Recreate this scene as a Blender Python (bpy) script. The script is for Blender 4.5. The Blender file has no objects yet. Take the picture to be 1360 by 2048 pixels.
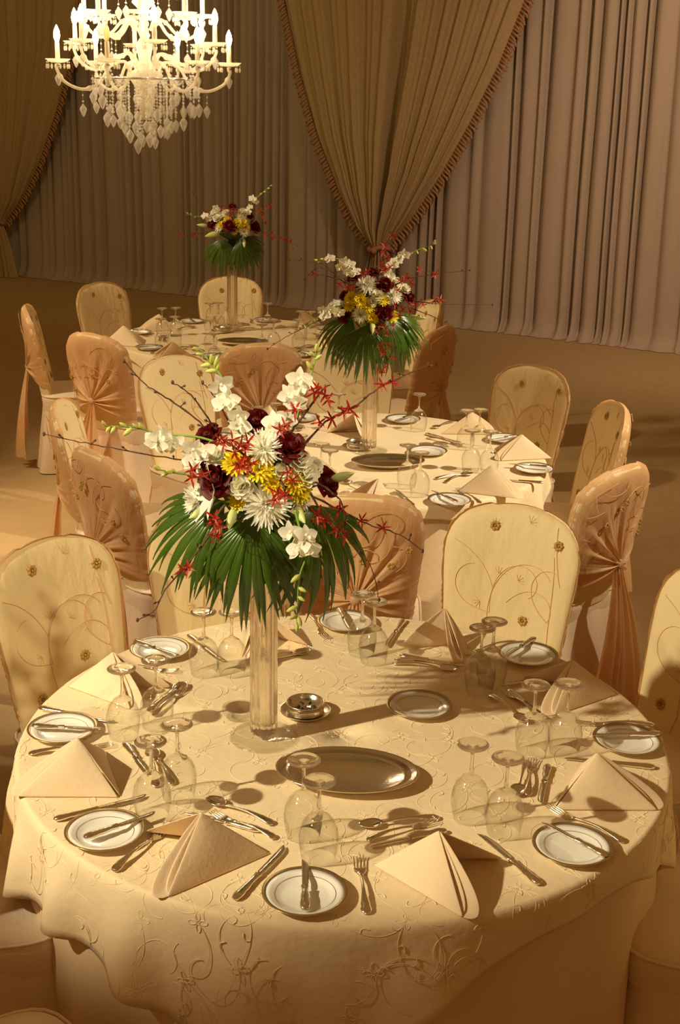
import bpy, math, random
import numpy as np
from mathutils import Vector, Matrix, noise
PI = math.pi
C = bpy.context.scene.collection
TZ = 0.75                                   # height of the table tops

# ------------------------------------------------------------------ camera
CF, CP, CR, CH = 2641.2, 0.3090, 0.01958, 2.1975
_c, _s = math.cos(CR), math.sin(CR)
_fw = Vector((0, math.cos(CP), -math.sin(CP))); _up0 = Vector((0, math.sin(CP), math.cos(CP))); _rt0 = Vector((1, 0, 0))
_rt = _c * _rt0 + _s * _up0; _up = -_s * _rt0 + _c * _up0
cam_data = bpy.data.cameras.new('camera'); cam = bpy.data.objects.new('camera', cam_data); C.objects.link(cam)
cam_data.sensor_fit = 'VERTICAL'; cam_data.sensor_height = 36.0; cam_data.lens = 36.0 * CF / 2048
cam_data.clip_end = 100
m = Matrix.Identity(4)
for i in range(3):
    m[i][0] = _rt[i]; m[i][1] = _up[i]; m[i][2] = -_fw[i]
m.translation = Vector((0, 0, CH)); cam.matrix_world = m
bpy.context.scene.camera = cam

# ------------------------------------------------------------------ world, lights, exposure
sc = bpy.context.scene
sc.view_settings.view_transform = 'Standard'; sc.view_settings.look = 'None'
sc.view_settings.exposure = 0.0; sc.view_settings.gamma = 1.0
w = bpy.data.worlds.new('world'); sc.world = w; w.use_nodes = True
w.node_tree.nodes['Background'].inputs[0].default_value = (1.0, 0.47, 0.125, 1)
w.node_tree.nodes['Background'].inputs[1].default_value = 0.21

def spot(name, loc, target, power, angle, blend, size, col):
    d = bpy.data.lights.new(name, 'SPOT'); d.energy = power; d.spot_size = math.radians(angle); d.spot_blend = blend
    d.shadow_soft_size = size; d.color = col
    o = bpy.data.objects.new(name, d); C.objects.link(o); o.location = loc
    o.rotation_euler = (Vector(target) - Vector(loc)).to_track_quat('-Z', 'Y').to_euler()
    return o
WARM = (1.0, 0.86, 0.56)
spot('spot_lamp', (-3.4, 1.05, 3.65), (0.12, 3.10, 0.92), 1000, 27, 0.4, 0.05, WARM)
spot('spot_lamp', (3.9, 4.1, 4.4), (0.15, 5.3, 0.8), 1350, 34, 1.0, 0.05, (1.0, 0.85, 0.58))
spot('spot_lamp', (-4.6, 6.0, 4.4), (-0.7, 7.9, 0.8), 760, 38, 0.8, 0.06, (1.0, 0.80, 0.48))
spot('spot_lamp', (-3.9, 2.9, 4.3), (-1.0, 4.75, 0.7), 620, 24, 0.9, 0.06, (1.0, 0.84, 0.56))
spot('spot_lamp', (1.4, 0.4, 4.4), (-0.85, 3.55, 0.75), 520, 17, 1.0, 0.06, (1.0, 0.84, 0.54))
spot('wash_lamp', (2.6, 6.5, 4.8), (3.6, 12.5, 1.6), 900, 70, 1.0, 0.3, (1.0, 0.70, 0.48))
spot('wash_lamp', (-2.0, 8.5, 4.8), (-2.2, 14.8, 2.4), 180, 75, 1.0, 0.3, (1.0, 0.80, 0.36))
spot('floor_spot', (-3.0, 5.2, 4.9), (-1.95, 6.0, 0), 1450, 34, 1.0, 0.35, (1.0, 0.76, 0.46))
spot('floor_spot', (3.2, 5.4, 4.8), (2.0, 6.3, 0), 200, 42, 1.0, 0.5, (1.0, 0.70, 0.45))

# ------------------------------------------------------------------ sight lines: where a point seen in the photograph lies in the room
def ray(px, py):
    return _fw + ((px - 680) / CF) * _rt + ((1024 - py) / CF) * _up
def at_z(px, py, z):
    d = ray(px, py); t = (z - CH) / d.z
    return Vector((0, 0, CH)) + d * t
def at_y(px, py, y):
    d = ray(px, py); return Vector((0, 0, CH)) + d * (y / d.y)
WP0 = Vector((-4.211, 16.239, 0)); WP1 = Vector((3.036, 11.793, 0)); WD = (WP1 - WP0).normalized(); WN = Vector((WD.y, -WD.x, 0))
if WN.y > 0: WN = -WN                        # towards the room
def at_wall(px, py):
    d = ray(px, py); o = Vector((0, 0, CH)); t = (WP0 - o).dot(WN) / d.dot(WN); p = o + d * t
    return ((p - WP0).dot(WD), p.z)
def wall_pt(s, z, off=0.0):
    p = WP0 + WD * s + WN * off; return (p.x, p.y, z)

# ------------------------------------------------------------------ materials
def nodes_of(name):
    m = bpy.data.materials.new(name); m.use_nodes = True; nt = m.node_tree; nt.nodes.clear()
    return m, nt, nt.nodes, nt.links
def mat(name, col, rough=0.6, metal=0.0, var=0.0, vscale=20, bump=0.0, bscale=60, transl=0.0, tcol=None, sheen=0.0, spec=0.5, coat=0.0, stretch=(1, 1, 1), sss=0.0):
    m, nt, N, L = nodes_of(name)
    out = N.new('ShaderNodeOutputMaterial'); b = N.new('ShaderNodeBsdfPrincipled')
    b.inputs['Base Color'].default_value = (*col, 1); b.inputs['Roughness'].default_value = rough; b.inputs['Metallic'].default_value = metal
    b.inputs['Specular IOR Level'].default_value = spec; b.inputs['Sheen Weight'].default_value = sheen; b.inputs['Coat Weight'].default_value = coat
    tc = N.new('ShaderNodeTexCoord'); mp = N.new('ShaderNodeMapping'); mp.inputs['Scale'].default_value = stretch
    L.new(tc.outputs['Object'], mp.inputs['Vector'])
    if var > 0:
        n = N.new('ShaderNodeTexNoise'); n.inputs['Scale'].default_value = vscale; n.inputs['Detail'].default_value = 4
        L.new(mp.outputs[0], n.inputs['Vector'])
        r = N.new('ShaderNodeMix'); r.data_type = 'RGBA'
        r.inputs[6].default_value = (*[max(0, c * (1 - var)) for c in col], 1); r.inputs[7].default_value = (*[min(1, c * (1 + var)) for c in col], 1)
        L.new(n.outputs[0], r.inputs[0]); L.new(r.outputs[2], b.inputs['Base Color'])
    if bump > 0:
        n2 = N.new('ShaderNodeTexNoise'); n2.inputs['Scale'].default_value = bscale; n2.inputs['Detail'].default_value = 5
        L.new(mp.outputs[0], n2.inputs['Vector'])
        bp = N.new('ShaderNodeBump'); bp.inputs['Strength'].default_value = bump; bp.inputs['Distance'].default_value = 0.01
        L.new(n2.outputs[0], bp.inputs['Height']); L.new(bp.outputs[0], b.inputs['Normal'])
    if transl > 0:
        t = N.new('ShaderNodeBsdfTranslucent'); t.inputs['Color'].default_value = (*(tcol or col), 1)
        mx = N.new('ShaderNodeMixShader'); mx.inputs[0].default_value = transl
        L.new(b.outputs[0], mx.inputs[1]); L.new(t.outputs[0], mx.inputs[2]); L.new(mx.outputs[0], out.inputs[0])
    else:
        L.new(b.outputs[0], out.inputs[0])
    return m
def thin_glass(name, tint=(0.99, 0.99, 0.98), edge=0.5, milk=0.0, mcol=(1, 1, 1)):
    """blown glass seen as a thin wall: clear face on, mirror-like at the edges"""
    m, nt, N, L = nodes_of(name)
    out = N.new('ShaderNodeOutputMaterial'); tr = N.new('ShaderNodeBsdfTransparent'); gl = N.new('ShaderNodeBsdfGlossy')
    gl.inputs['Roughness'].default_value = 0.06; tr.inputs['Color'].default_value = (*tint, 1)
    lw = N.new('ShaderNodeLayerWeight'); lw.inputs['Blend'].default_value = edge
    mr = N.new('ShaderNodeMapRange'); mr.inputs['To Min'].default_value = 0.035; mr.inputs['To Max'].default_value = 0.42
    pw = N.new('ShaderNodeMath'); pw.operation = 'POWER'; pw.inputs[1].default_value = 2.5; L.new(lw.outputs['Facing'], pw.inputs[0])
    mx = N.new('ShaderNodeMixShader'); L.new(pw.outputs[0], mr.inputs['Value']); L.new(mr.outputs[0], mx.inputs[0])
    ramp = N.new('ShaderNodeMix'); ramp.data_type = 'RGBA'; ramp.inputs[6].default_value = (*tint, 1); ramp.inputs[7].default_value = (0.93, 0.92, 0.88, 1)
    L.new(pw.outputs[0], ramp.inputs[0]); L.new(ramp.outputs[2], tr.inputs['Color'])
    L.new(tr.outputs[0], mx.inputs[1]); L.new(gl.outputs[0], mx.inputs[2])
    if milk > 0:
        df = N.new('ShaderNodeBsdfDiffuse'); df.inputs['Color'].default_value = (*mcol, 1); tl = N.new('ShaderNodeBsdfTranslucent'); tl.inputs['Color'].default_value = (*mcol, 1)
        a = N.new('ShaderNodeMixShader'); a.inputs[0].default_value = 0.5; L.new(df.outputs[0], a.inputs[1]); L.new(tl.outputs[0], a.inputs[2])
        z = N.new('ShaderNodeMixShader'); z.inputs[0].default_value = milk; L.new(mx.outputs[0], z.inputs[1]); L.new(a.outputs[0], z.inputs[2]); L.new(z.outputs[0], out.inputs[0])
    else:
        L.new(mx.outputs[0], out.inputs[0])
    return m
def glow(name, col, strength):
    m, nt, N, L = nodes_of(name); out = N.new('ShaderNodeOutputMaterial'); e = N.new('ShaderNodeEmission')
    e.inputs[0].default_value = (*col, 1); e.inputs[1].default_value = strength; L.new(e.outputs[0], out.inputs[0]); return m

M = {}
M['carpet'] = mat('carpet', (0.46, 0.325, 0.165), 0.95, var=0.10, vscale=9, bump=0.5, bscale=160, spec=0.1)
M['plaster'] = mat('plaster', (0.35, 0.27, 0.18), 0.9)
M['sheer'] = mat('sheer_cloth', (0.42, 0.34, 0.26), 0.8, var=0.06, vscale=3, bump=0.15, bscale=90, spec=0.15)
M['brocade'] = mat('brocade', (0.43, 0.32, 0.165), 0.7, var=0.22, vscale=55, bump=0.5, bscale=70, spec=0.3)
M['fringe'] = mat('fringe_thread', (0.40, 0.22, 0.10), 0.8, var=0.2, vscale=80)
M['cloth'] = mat('table_damask', (0.86, 0.70, 0.46), 0.72, var=0.03, vscale=14, bump=0.18, bscale=45, sheen=0.1, spec=0.25)
M['under'] = mat('plain_table_linen', (0.80, 0.62, 0.40), 0.75, bump=0.1, bscale=60, spec=0.25)
M['emb_table'] = mat('tone_embroidery', (0.88, 0.72, 0.48), 0.55, spec=0.35)
M['napkin'] = mat('napkin_linen', (0.93, 0.74, 0.50), 0.7, var=0.02, vscale=25, bump=0.1, bscale=120, transl=0.12, spec=0.25)
M['chair_front'] = mat('chair_organza_over_satin', (0.90, 0.74, 0.42), 0.6, var=0.06, vscale=6, bump=0.7, bscale=11, transl=0.15, tcol=(0.9, 0.65, 0.3), spec=0.35, stretch=(2, 2, 0.6))
M['satin'] = mat('chair_satin', (0.82, 0.66, 0.48), 0.42, bump=0.6, bscale=9, spec=0.5, stretch=(2, 2, 0.5))
M['sash'] = mat('sash_organza', (0.80, 0.54, 0.28), 0.5, var=0.10, vscale=9, bump=0.8, bscale=13, transl=0.35, tcol=(0.9, 0.56, 0.24), spec=0.45, stretch=(2, 2, 0.6))  # orange in the colour stands for light coming through the shaded chair backs
M['vine'] = mat('vine_thread', (0.76, 0.46, 0.24), 0.5, spec=0.5)
M['bronze'] = mat('bronze_thread', (0.46, 0.27, 0.06), 0.5)
M['china'] = mat('china', (0.90, 0.88, 0.82), 0.12, spec=0.6, coat=0.5)
M['gold'] = mat('gold_band', (0.62, 0.46, 0.22), 0.28, metal=0.9, var=0.25, vscale=120)
M['silver'] = mat('polished_silver', (0.90, 0.84, 0.72), 0.19, metal=1.0, bump=0.08, bscale=120)
M['dark'] = mat('slot_shade', (0.03, 0.02, 0.01), 0.6)  # near-black bars: the shade inside the slots is put into the colour
M['glass'] = thin_glass('goblet_glass')
M['crystal'] = thin_glass('chandelier_crystal', edge=0.55, milk=0.60, mcol=(1.0, 0.93, 0.78))  # clear crystal; white mixed in to imitate its sparkle and glow
M['drop'] = thin_glass('pendant_crystal', edge=0.5, milk=0.33, mcol=(1.0, 0.96, 0.88))  # white mixed into the clear drops likewise, as painted sparkle
M['candle'] = mat('candle_sleeve', (0.95, 0.85, 0.66), 0.5, transl=0.3)
M['chrome'] = mat('chrome', (0.8, 0.8, 0.8), 0.12, metal=1.0)
M['bulb'] = glow('lit_bulb', (1.0, 0.80, 0.50), 110)
M['bulb_off'] = thin_glass('unlit_bulb', tint=(0.95, 0.8, 0.6), edge=0.6, milk=0.35, mcol=(1, 0.8, 0.5))
def solid_glass(name):
    m, nt, N, L = nodes_of(name); out = N.new('ShaderNodeOutputMaterial'); g = N.new('ShaderNodeBsdfGlass')
    g.inputs['Color'].default_value = (1, 0.98, 0.94, 1); g.inputs['IOR'].default_value = 1.45; g.inputs['Roughness'].default_value = 0.0
    tr = N.new('ShaderNodeBsdfTransparent'); mx = N.new('ShaderNodeMixShader'); mx.inputs[0].default_value = 0.15
    L.new(g.outputs[0], mx.inputs[1]); L.new(tr.outputs[0], mx.inputs[2]); L.new(mx.outputs[0], out.inputs[0]); return m
M['vase_glass'] = solid_glass('vase_glass')
M['leaf'] = mat('palm_leaf', (0.055, 0.115, 0.012), 0.26, var=0.35, vscale=18, transl=0.22, tcol=(0.12, 0.32, 0.03), spec=0.7)
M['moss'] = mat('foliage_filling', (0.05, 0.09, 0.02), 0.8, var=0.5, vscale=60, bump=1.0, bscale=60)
M['stem'] = mat('green_stem', (0.20, 0.36, 0.06), 0.5)
M['twig'] = mat('twig_bark', (0.11, 0.045, 0.025), 0.7, bump=0.4, bscale=200)
M['rose'] = mat('rose_petal', (0.085, 0.003, 0.003), 0.5, var=0.5, vscale=30, transl=0.12, tcol=(0.5, 0.01, 0.01), spec=0.25)
M['white'] = mat('white_petal', (0.95, 0.94, 0.86), 0.5, transl=0.25, tcol=(0.95, 0.92, 0.7), spec=0.3)
M['orchid'] = mat('orchid_petal', (0.93, 0.90, 0.80), 0.5, transl=0.3, tcol=(0.93, 0.92, 0.6), spec=0.3)
M['yellow'] = mat('yellow_petal', (0.92, 0.80, 0.04), 0.5, transl=0.2, tcol=(0.95, 0.7, 0.02), spec=0.25)
M['bud'] = mat('green_bud', (0.62, 0.66, 0.16), 0.45, var=0.15, vscale=60, transl=0.2)
M['lily'] = mat('lily_bud', (0.60, 0.66, 0.26), 0.4, var=0.2, vscale=30, transl=0.15)
M['red'] = mat('red_orchid_petal', (0.42, 0.022, 0.010), 0.5, var=0.4, vscale=60, transl=0.25, tcol=(0.7, 0.05, 0.01))
M['eye'] = mat('flower_eye', (0.55, 0.40, 0.03), 0.7)

# ------------------------------------------------------------------ mesh helpers
class MB:
    def __init__(self): self.v = []; self.f = []; self.n = 0
    def add(self, vs, fs):
        o = self.n; vs = [tuple(map(float, p)) for p in vs]; self.v += vs; self.n += len(vs)
        self.f += [tuple(i + o for i in f) for f in fs]
    def grid(self, P, close_u=False, close_v=False):
        R_, K_ = len(P), len(P[0]); vs = [p for row in P for p in row]; fs = []
        for i in range(R_ if close_u else R_ - 1):
            for j in range(K_ if close_v else K_ - 1):
                a = i * K_ + j; b = i * K_ + (j + 1) % K_; c = ((i + 1) % R_) * K_ + (j + 1) % K_; d = ((i + 1) % R_) * K_ + j
                fs.append((a, b, c, d))
        self.add(vs, fs)
    def lathe(self, prof, n=32, c=(0, 0, 0), sx=1.0, sy=1.0, flute=0, fl=0.0):
        P = []
        for r, z in prof:
            row = []
            for k in range(n):
                a = 2 * PI * k / n; rr = r * (1 + (fl * math.cos(flute * a) if flute else 0))
                row.append((c[0] + rr * math.cos(a) * sx, c[1] + rr * math.sin(a) * sy, c[2] + z))
            P.append(row)
        self.grid(P, close_v=True)
    def tube(self, path, r, n=6, caps=True):
        path = [Vector(p) for p in path]; K = len(path)
        rs = r if isinstance(r, (list, tuple)) else [r] * K
        T = [(path[min(i + 1, K - 1)] - path[max(i - 1, 0)]).normalized() for i in range(K)]
        u = T[0].orthogonal().normalized(); P = []
        for i in range(K):
            u = u - T[i] * u.dot(T[i])
            u = u.normalized() if u.length > 1e-6 else T[i].orthogonal().normalized()
            w_ = T[i].cross(u)
            P.append([tuple(path[i] + (u * math.cos(2 * PI * k / n) + w_ * math.sin(2 * PI * k / n)) * rs[i]) for k in range(n)])
        o = self.n; self.grid(P, close_v=True)
        if caps: self.f.append(tuple(o + k for k in range(n))[::-1]); self.f.append(tuple(o + (K - 1) * n + k for k in range(n)))
    def ball(self, c, r, n=8, m_=6, s=(1, 1, 1), axis=None):
        q = Vector((0, 0, 1)).rotation_difference(Vector(axis)) if axis is not None else None
        P = []
        for i in range(m_ + 1):
            t = PI * i / m_; row = []
            for k in range(n):
                a = 2 * PI * k / n; p = Vector((math.sin(t) * math.cos(a) * r * s[0], math.sin(t) * math.sin(a) * r * s[1], -math.cos(t) * r * s[2]))
                if q: p = q @ p
                row.append(tuple(p + Vector(c)))
            P.append(row)
        self.grid(P, close_v=True)
    def loft(self, secs, n=10):
        """secs: (x, y, z, half width, half thickness) along x"""
        P = []
        for x, y, z, wd, th in secs:
            P.append([(x, y + wd * math.copysign(abs(math.cos(a)) ** 0.8, math.cos(a)), z + th * math.sin(a)) for a in [2 * PI * k / n for k in range(n)]])
        o = self.n; self.grid(P, close_v=True); K = len(secs)
        self.f.append(tuple(o + k for k in range(n))); self.f.append(tuple(o + (K - 1) * n + k for k in range(n))[::-1])
    def mesh(self, name, material, smooth=True):
        me = bpy.data.meshes.new(name); me.from_pydata(self.v, [], self.f); me.update()
        if smooth: me.polygons.foreach_set('use_smooth', [True] * len(me.polygons))
        if material: me.materials.append(material)
        return me
def link(name, me, parent=None, loc=None, rot=None, scale=None):
    o = bpy.data.objects.new(name, me); C.objects.link(o)
    if parent: o.parent = parent
    if loc is not None: o.location = loc
    if rot is not None:
        if isinstance(rot, (int, float)): o.rotation_euler = (0, 0, rot)
        else: o.rotation_mode = 'QUATERNION'; o.rotation_quaternion = rot
    if scale is not None: o.scale = (scale,) * 3 if isinstance(scale, (int, float)) else scale
    return o
def obj(name, mb, material, parent=None, smooth=True, **k):
    return link(name, mb.mesh(name, material, smooth), parent, **k)
def tag(o, label=None, cat=None, group=None, kind=None):
    if label: o['label'] = label
    if cat: o['category'] = cat
    if group: o['group'] = group
    if kind: o['kind'] = kind
    return o
def thing(name, label, cat, group=None, loc=(0, 0, 0), rot=None):
    return tag(link(name, None, None, loc, rot), label, cat, group)
def copy_tree(o, parent=None):
    c = o.copy(); C.objects.link(c); c.parent = parent
    for ch in KIDS.get(o.name, []): KIDS.setdefault(c.name, []).append(copy_tree(ch, c))
    return c
KIDS = {}
def register(root):
    for ch in [x for x in bpy.data.objects if x.parent == root]:
        KIDS.setdefault(root.name, []).append(ch); register(ch)
def nz(x, y=0.0, z=0.0): return noise.noise(Vector((x, y, z)))
def sm(a, b, x):
    t = min(1, max(0, (x - a) / (b - a))); return t * t * (3 - 2 * t)
def lerp(a, b, t): return a + (b - a) * t

# ------------------------------------------------------------------ setting: floor, wall behind the drapes
b = MB(); b.add([(-9, -1, 0), (9, -1, 0), (9, 20, 0), (-9, 20, 0)], [(0, 1, 2, 3)])
tag(obj('floor', b, M['carpet']), 'pinkish beige carpet across the banquet hall', 'floor', kind='structure')
b = MB(); q = [wall_pt(-4, 0, -0.5), wall_pt(16, 0, -0.5), wall_pt(16, 5.5, -0.5), wall_pt(-4, 5.5, -0.5)]
q2 = [wall_pt(-4, 0, -0.6), wall_pt(16, 0, -0.6), wall_pt(16, 5.5, -0.6), wall_pt(-4, 5.5, -0.6)]
b.add(q + q2, [(0, 1, 2, 3), (7, 6, 5, 4), (0, 4, 5, 1), (3, 2, 6, 7), (0, 3, 7, 4), (1, 5, 6, 2)])
tag(obj('wall_back', b, M['plaster']), 'plain wall behind the pleated drapes', 'wall', kind='structure')

# pleated drape along the wall
random.seed(5)
S0, S1 = -3.0, 13.5
P = []; ss = []
s = S0
while s < S1:
    wv = random.choice([0.07, 0.09, 0.11, 0.14, 0.18, 0.26]); dp = random.choice([0.03, 0.05, 0.07, 0.10, 0.16, 0.22]); ss.append((s, wv, dp)); s += wv
cols = []
for (s, wv, dp) in ss:
    for k in range(8):
        t = k / 8; cols.append((s + wv * t, -dp * abs(math.cos(PI * t)) ** (6 if wv > 0.15 else 3) + 0.012 * math.sin(2 * PI * t)))
zs = [0.0, 0.015, 0.035, 0.06, 0.09, 0.14, 0.25, 0.5, 0.9, 1.4, 2.0, 2.8, 3.6, 4.4, 5.2]
for z in zs:
    row = []
    for s, d in cols:
        lo = math.exp(-z / 0.06)
        off = d * (0.75 + 0.5 * nz(s * 1.3, z * 0.5)) * (1 - 0.5 * lo) + 0.05 * nz(s * 0.9, z * 0.25, 3) + lo * (0.10 + 0.06 * nz(s * 14, z * 30, 7))
        row.append(wall_pt(s + 0.012 * nz(s * 3, z * 0.6, 9), z + 0.004, off))
    P.append(row)
b = MB(); b.grid(P)
tag(obj('pleated_curtain', b, M['sheer']), 'floor-length pale pleated curtain lining the back of the hall', 'curtain')
b = MB(); b.tube([wall_pt(S0, 5.24, 0.0), wall_pt(S1, 5.24, 0.0)], 0.02, 8)
tag(obj('curtain_rail', b, M['chrome']), 'rail above the pleated curtain', 'rail')

# ------------------------------------------------------------------ tied brocade curtains
def tied_curtain(left_px, right_px, tie_px, label, seed, top=5.2):
    L = sorted([at_wall(*p) for p in left_px], key=lambda q: q[1]); R = sorted([at_wall(*p) for p in right_px], key=lambda q: q[1])
    ts, tz = at_wall(*tie_px)
    def edge(E, z):
        zz = [e[1] for e in E]; xs = [e[0] for e in E]
        if z > zz[-1]:
            k = (xs[-1] - xs[-2]) / (zz[-1] - zz[-2]); return xs[-1] + k * (z - zz[-1]) * 0.9
        return float(np.interp(z, zz, xs))
    root = thing('tied_curtain', label, 'curtain', 'brocade curtains tied back over the pleated drape', wall_pt(ts, 0, 0.25))
    base = Vector(wall_pt(ts, 0, 0.25))
    def loc(s, z, off): return tuple(Vector(wall_pt(s, z, off)) - base)
    NU, NV = 320, 60; rnd = random.Random(seed); ph = [rnd.uniform(0, 6.28) for _ in range(6)]
    P = []
    for j in range(NV + 1):
        v = j / NV; z = tz + (top - tz) * v ** 1.25
        l, r = edge(L, z), edge(R, z); wdt = r - l; row = []
        for i in range(NU + 1):
            u = i / NU
            uu = u + 0.010 * math.sin(7 * u + ph[0])
            pl = (0.5 * math.sin(2 * PI * 15 * uu + ph[1] + 1.5 * math.sin(9 * u)) + 0.3 * math.sin(2 * PI * 27 * uu + ph[2]) + 0.45 * math.sin(2 * PI * 6 * uu + ph[3]))
            amp = 0.018 + 0.024 * min(1, wdt / 1.5)
            crease = -0.16 * math.exp(-((u - 0.52) / 0.03) ** 2) * sm(0, 0.12, v) * (1 - sm(0.4, 0.9, v))
            off = 0.22 + amp * pl + 0.10 * (1 - v) * math.sin(PI * u) + crease
            row.append(loc(l + wdt * u, z, off))
        P.append(row)
    b = MB(); b.grid(P); KD = {}
    obj('drape', b, M['brocade'], root)
    # tail under the tie
    P = []
    for j in range(25):
        v = j / 24; z = tz * (1 - v) + 0.005; hw = 0.07 + 0.20 * v ** 0.7; row = []
        for i in range(121):
            u = i / 120 * 2 - 1; row.append(loc(ts + u * hw, z, 0.24 + 0.03 * math.sin(u * 24 + ph[4]) * (0.4 + v) + 0.02 * math.sin(u * 41) + 0.05 * math.cos(u * PI / 2)))
        P.append(row)
    b = MB(); b.grid(P); obj('drape_tail', b, M['brocade'], root)
    b = MB(); b.tube([loc(ts + 0.11 * math.cos(a), tz + 0.02 * math.sin(a * 2), 0.25 + 0.10 * math.sin(a)) for a in [2 * PI * k / 20 for k in range(21)]], 0.022, 8, False)
    b.ball(loc(ts, tz - 0.02, 0.36), 0.03)
    obj('tieback', b, M['fringe'], root)
    for E, sgn in ((L, -1), (R, 1)):
        b = MB(); n = 150
        for k in range(n):
            v = (k + 0.5) / n; z = tz + (top - tz) * v; s = edge(E, z); o = 0.22
            d = 0.055 + 0.015 * math.sin(k * 2.1)
            b.tube([loc(s - sgn * 0.01, z + 0.01, o), loc(s + sgn * d * 0.8, z - 0.03, o), loc(s + sgn * d * 0.9, z - 0.055, o)], [0.012, 0.013, 0.011], 5)
        obj('fringe', b, M['fringe'], root)
    return root
tied_curtain([(590, 0), (622, 150), (655, 270), (698, 380), (735, 450), (768, 488)], [(1075, 0), (1022, 130), (962, 250), (905, 350), (850, 430), (802, 488)],
             (785, 492), 'gold-brown brocade curtain with fringe gathered into a V behind the middle bouquet', 3)
tied_curtain([(-300, 0), (-230, 130), (-150, 250), (-80, 340), (-20, 400), (10, 438)], [(186, 0), (172, 110), (140, 225), (104, 329), (70, 400), (40, 440)],
             (24, 443), 'brown brocade curtain tied low beside the chandelier, cut by the picture edge', 8)

# ------------------------------------------------------------------ tables and cloths
TABLES = {'front': ((0.018, 2.806), 0.742), 'middle': ((0.10, 5.33), 0.742), 'far': ((-0.62, 7.95), 0.742)}
def overlay_fn(R, s, rot, seed, off=(0, 0)):
    def B(a):                                  # distance to the edge of the square along angle a
        c, q = math.cos(a - rot), math.sin(a - rot)
        o = Vector((off[0], off[1])); o.rotate(Matrix.Rotation(-rot, 2))
        best = 9
        for d, lim in ((c, s + math.copysign(1, c) * o.x), (q, s + math.copysign(1, q) * o.y)):
            if abs(d) > 1e-6: best = min(best, lim / abs(d))
        return best
    def F(a, r, lift=0.0):
        ca, sa = math.cos(a), math.sin(a)
        if r <= R:
            return ((r + 0) * ca, r * sa, lift + 0.0006 * nz(r * ca * 9 + seed, r * sa * 9))
        d = r - R; rho = 0.016; e = rho * (1 - math.exp(-d / rho))
        wv = 0.5 + 0.5 * math.sin(18 * a + seed + 1.5 * math.sin(3 * a + seed)); w2 = nz(a * 5 + seed, d * 2)
        fl = e + d * (0.015 + 0.17 * wv * wv) * sm(0, 0.14, d) + 0.03 * w2 * sm(0, 0.3, d)
        rr = R + fl + lift
        return (rr * ca, rr * sa, -(d - e) * 0.985)
    return B, F
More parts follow.
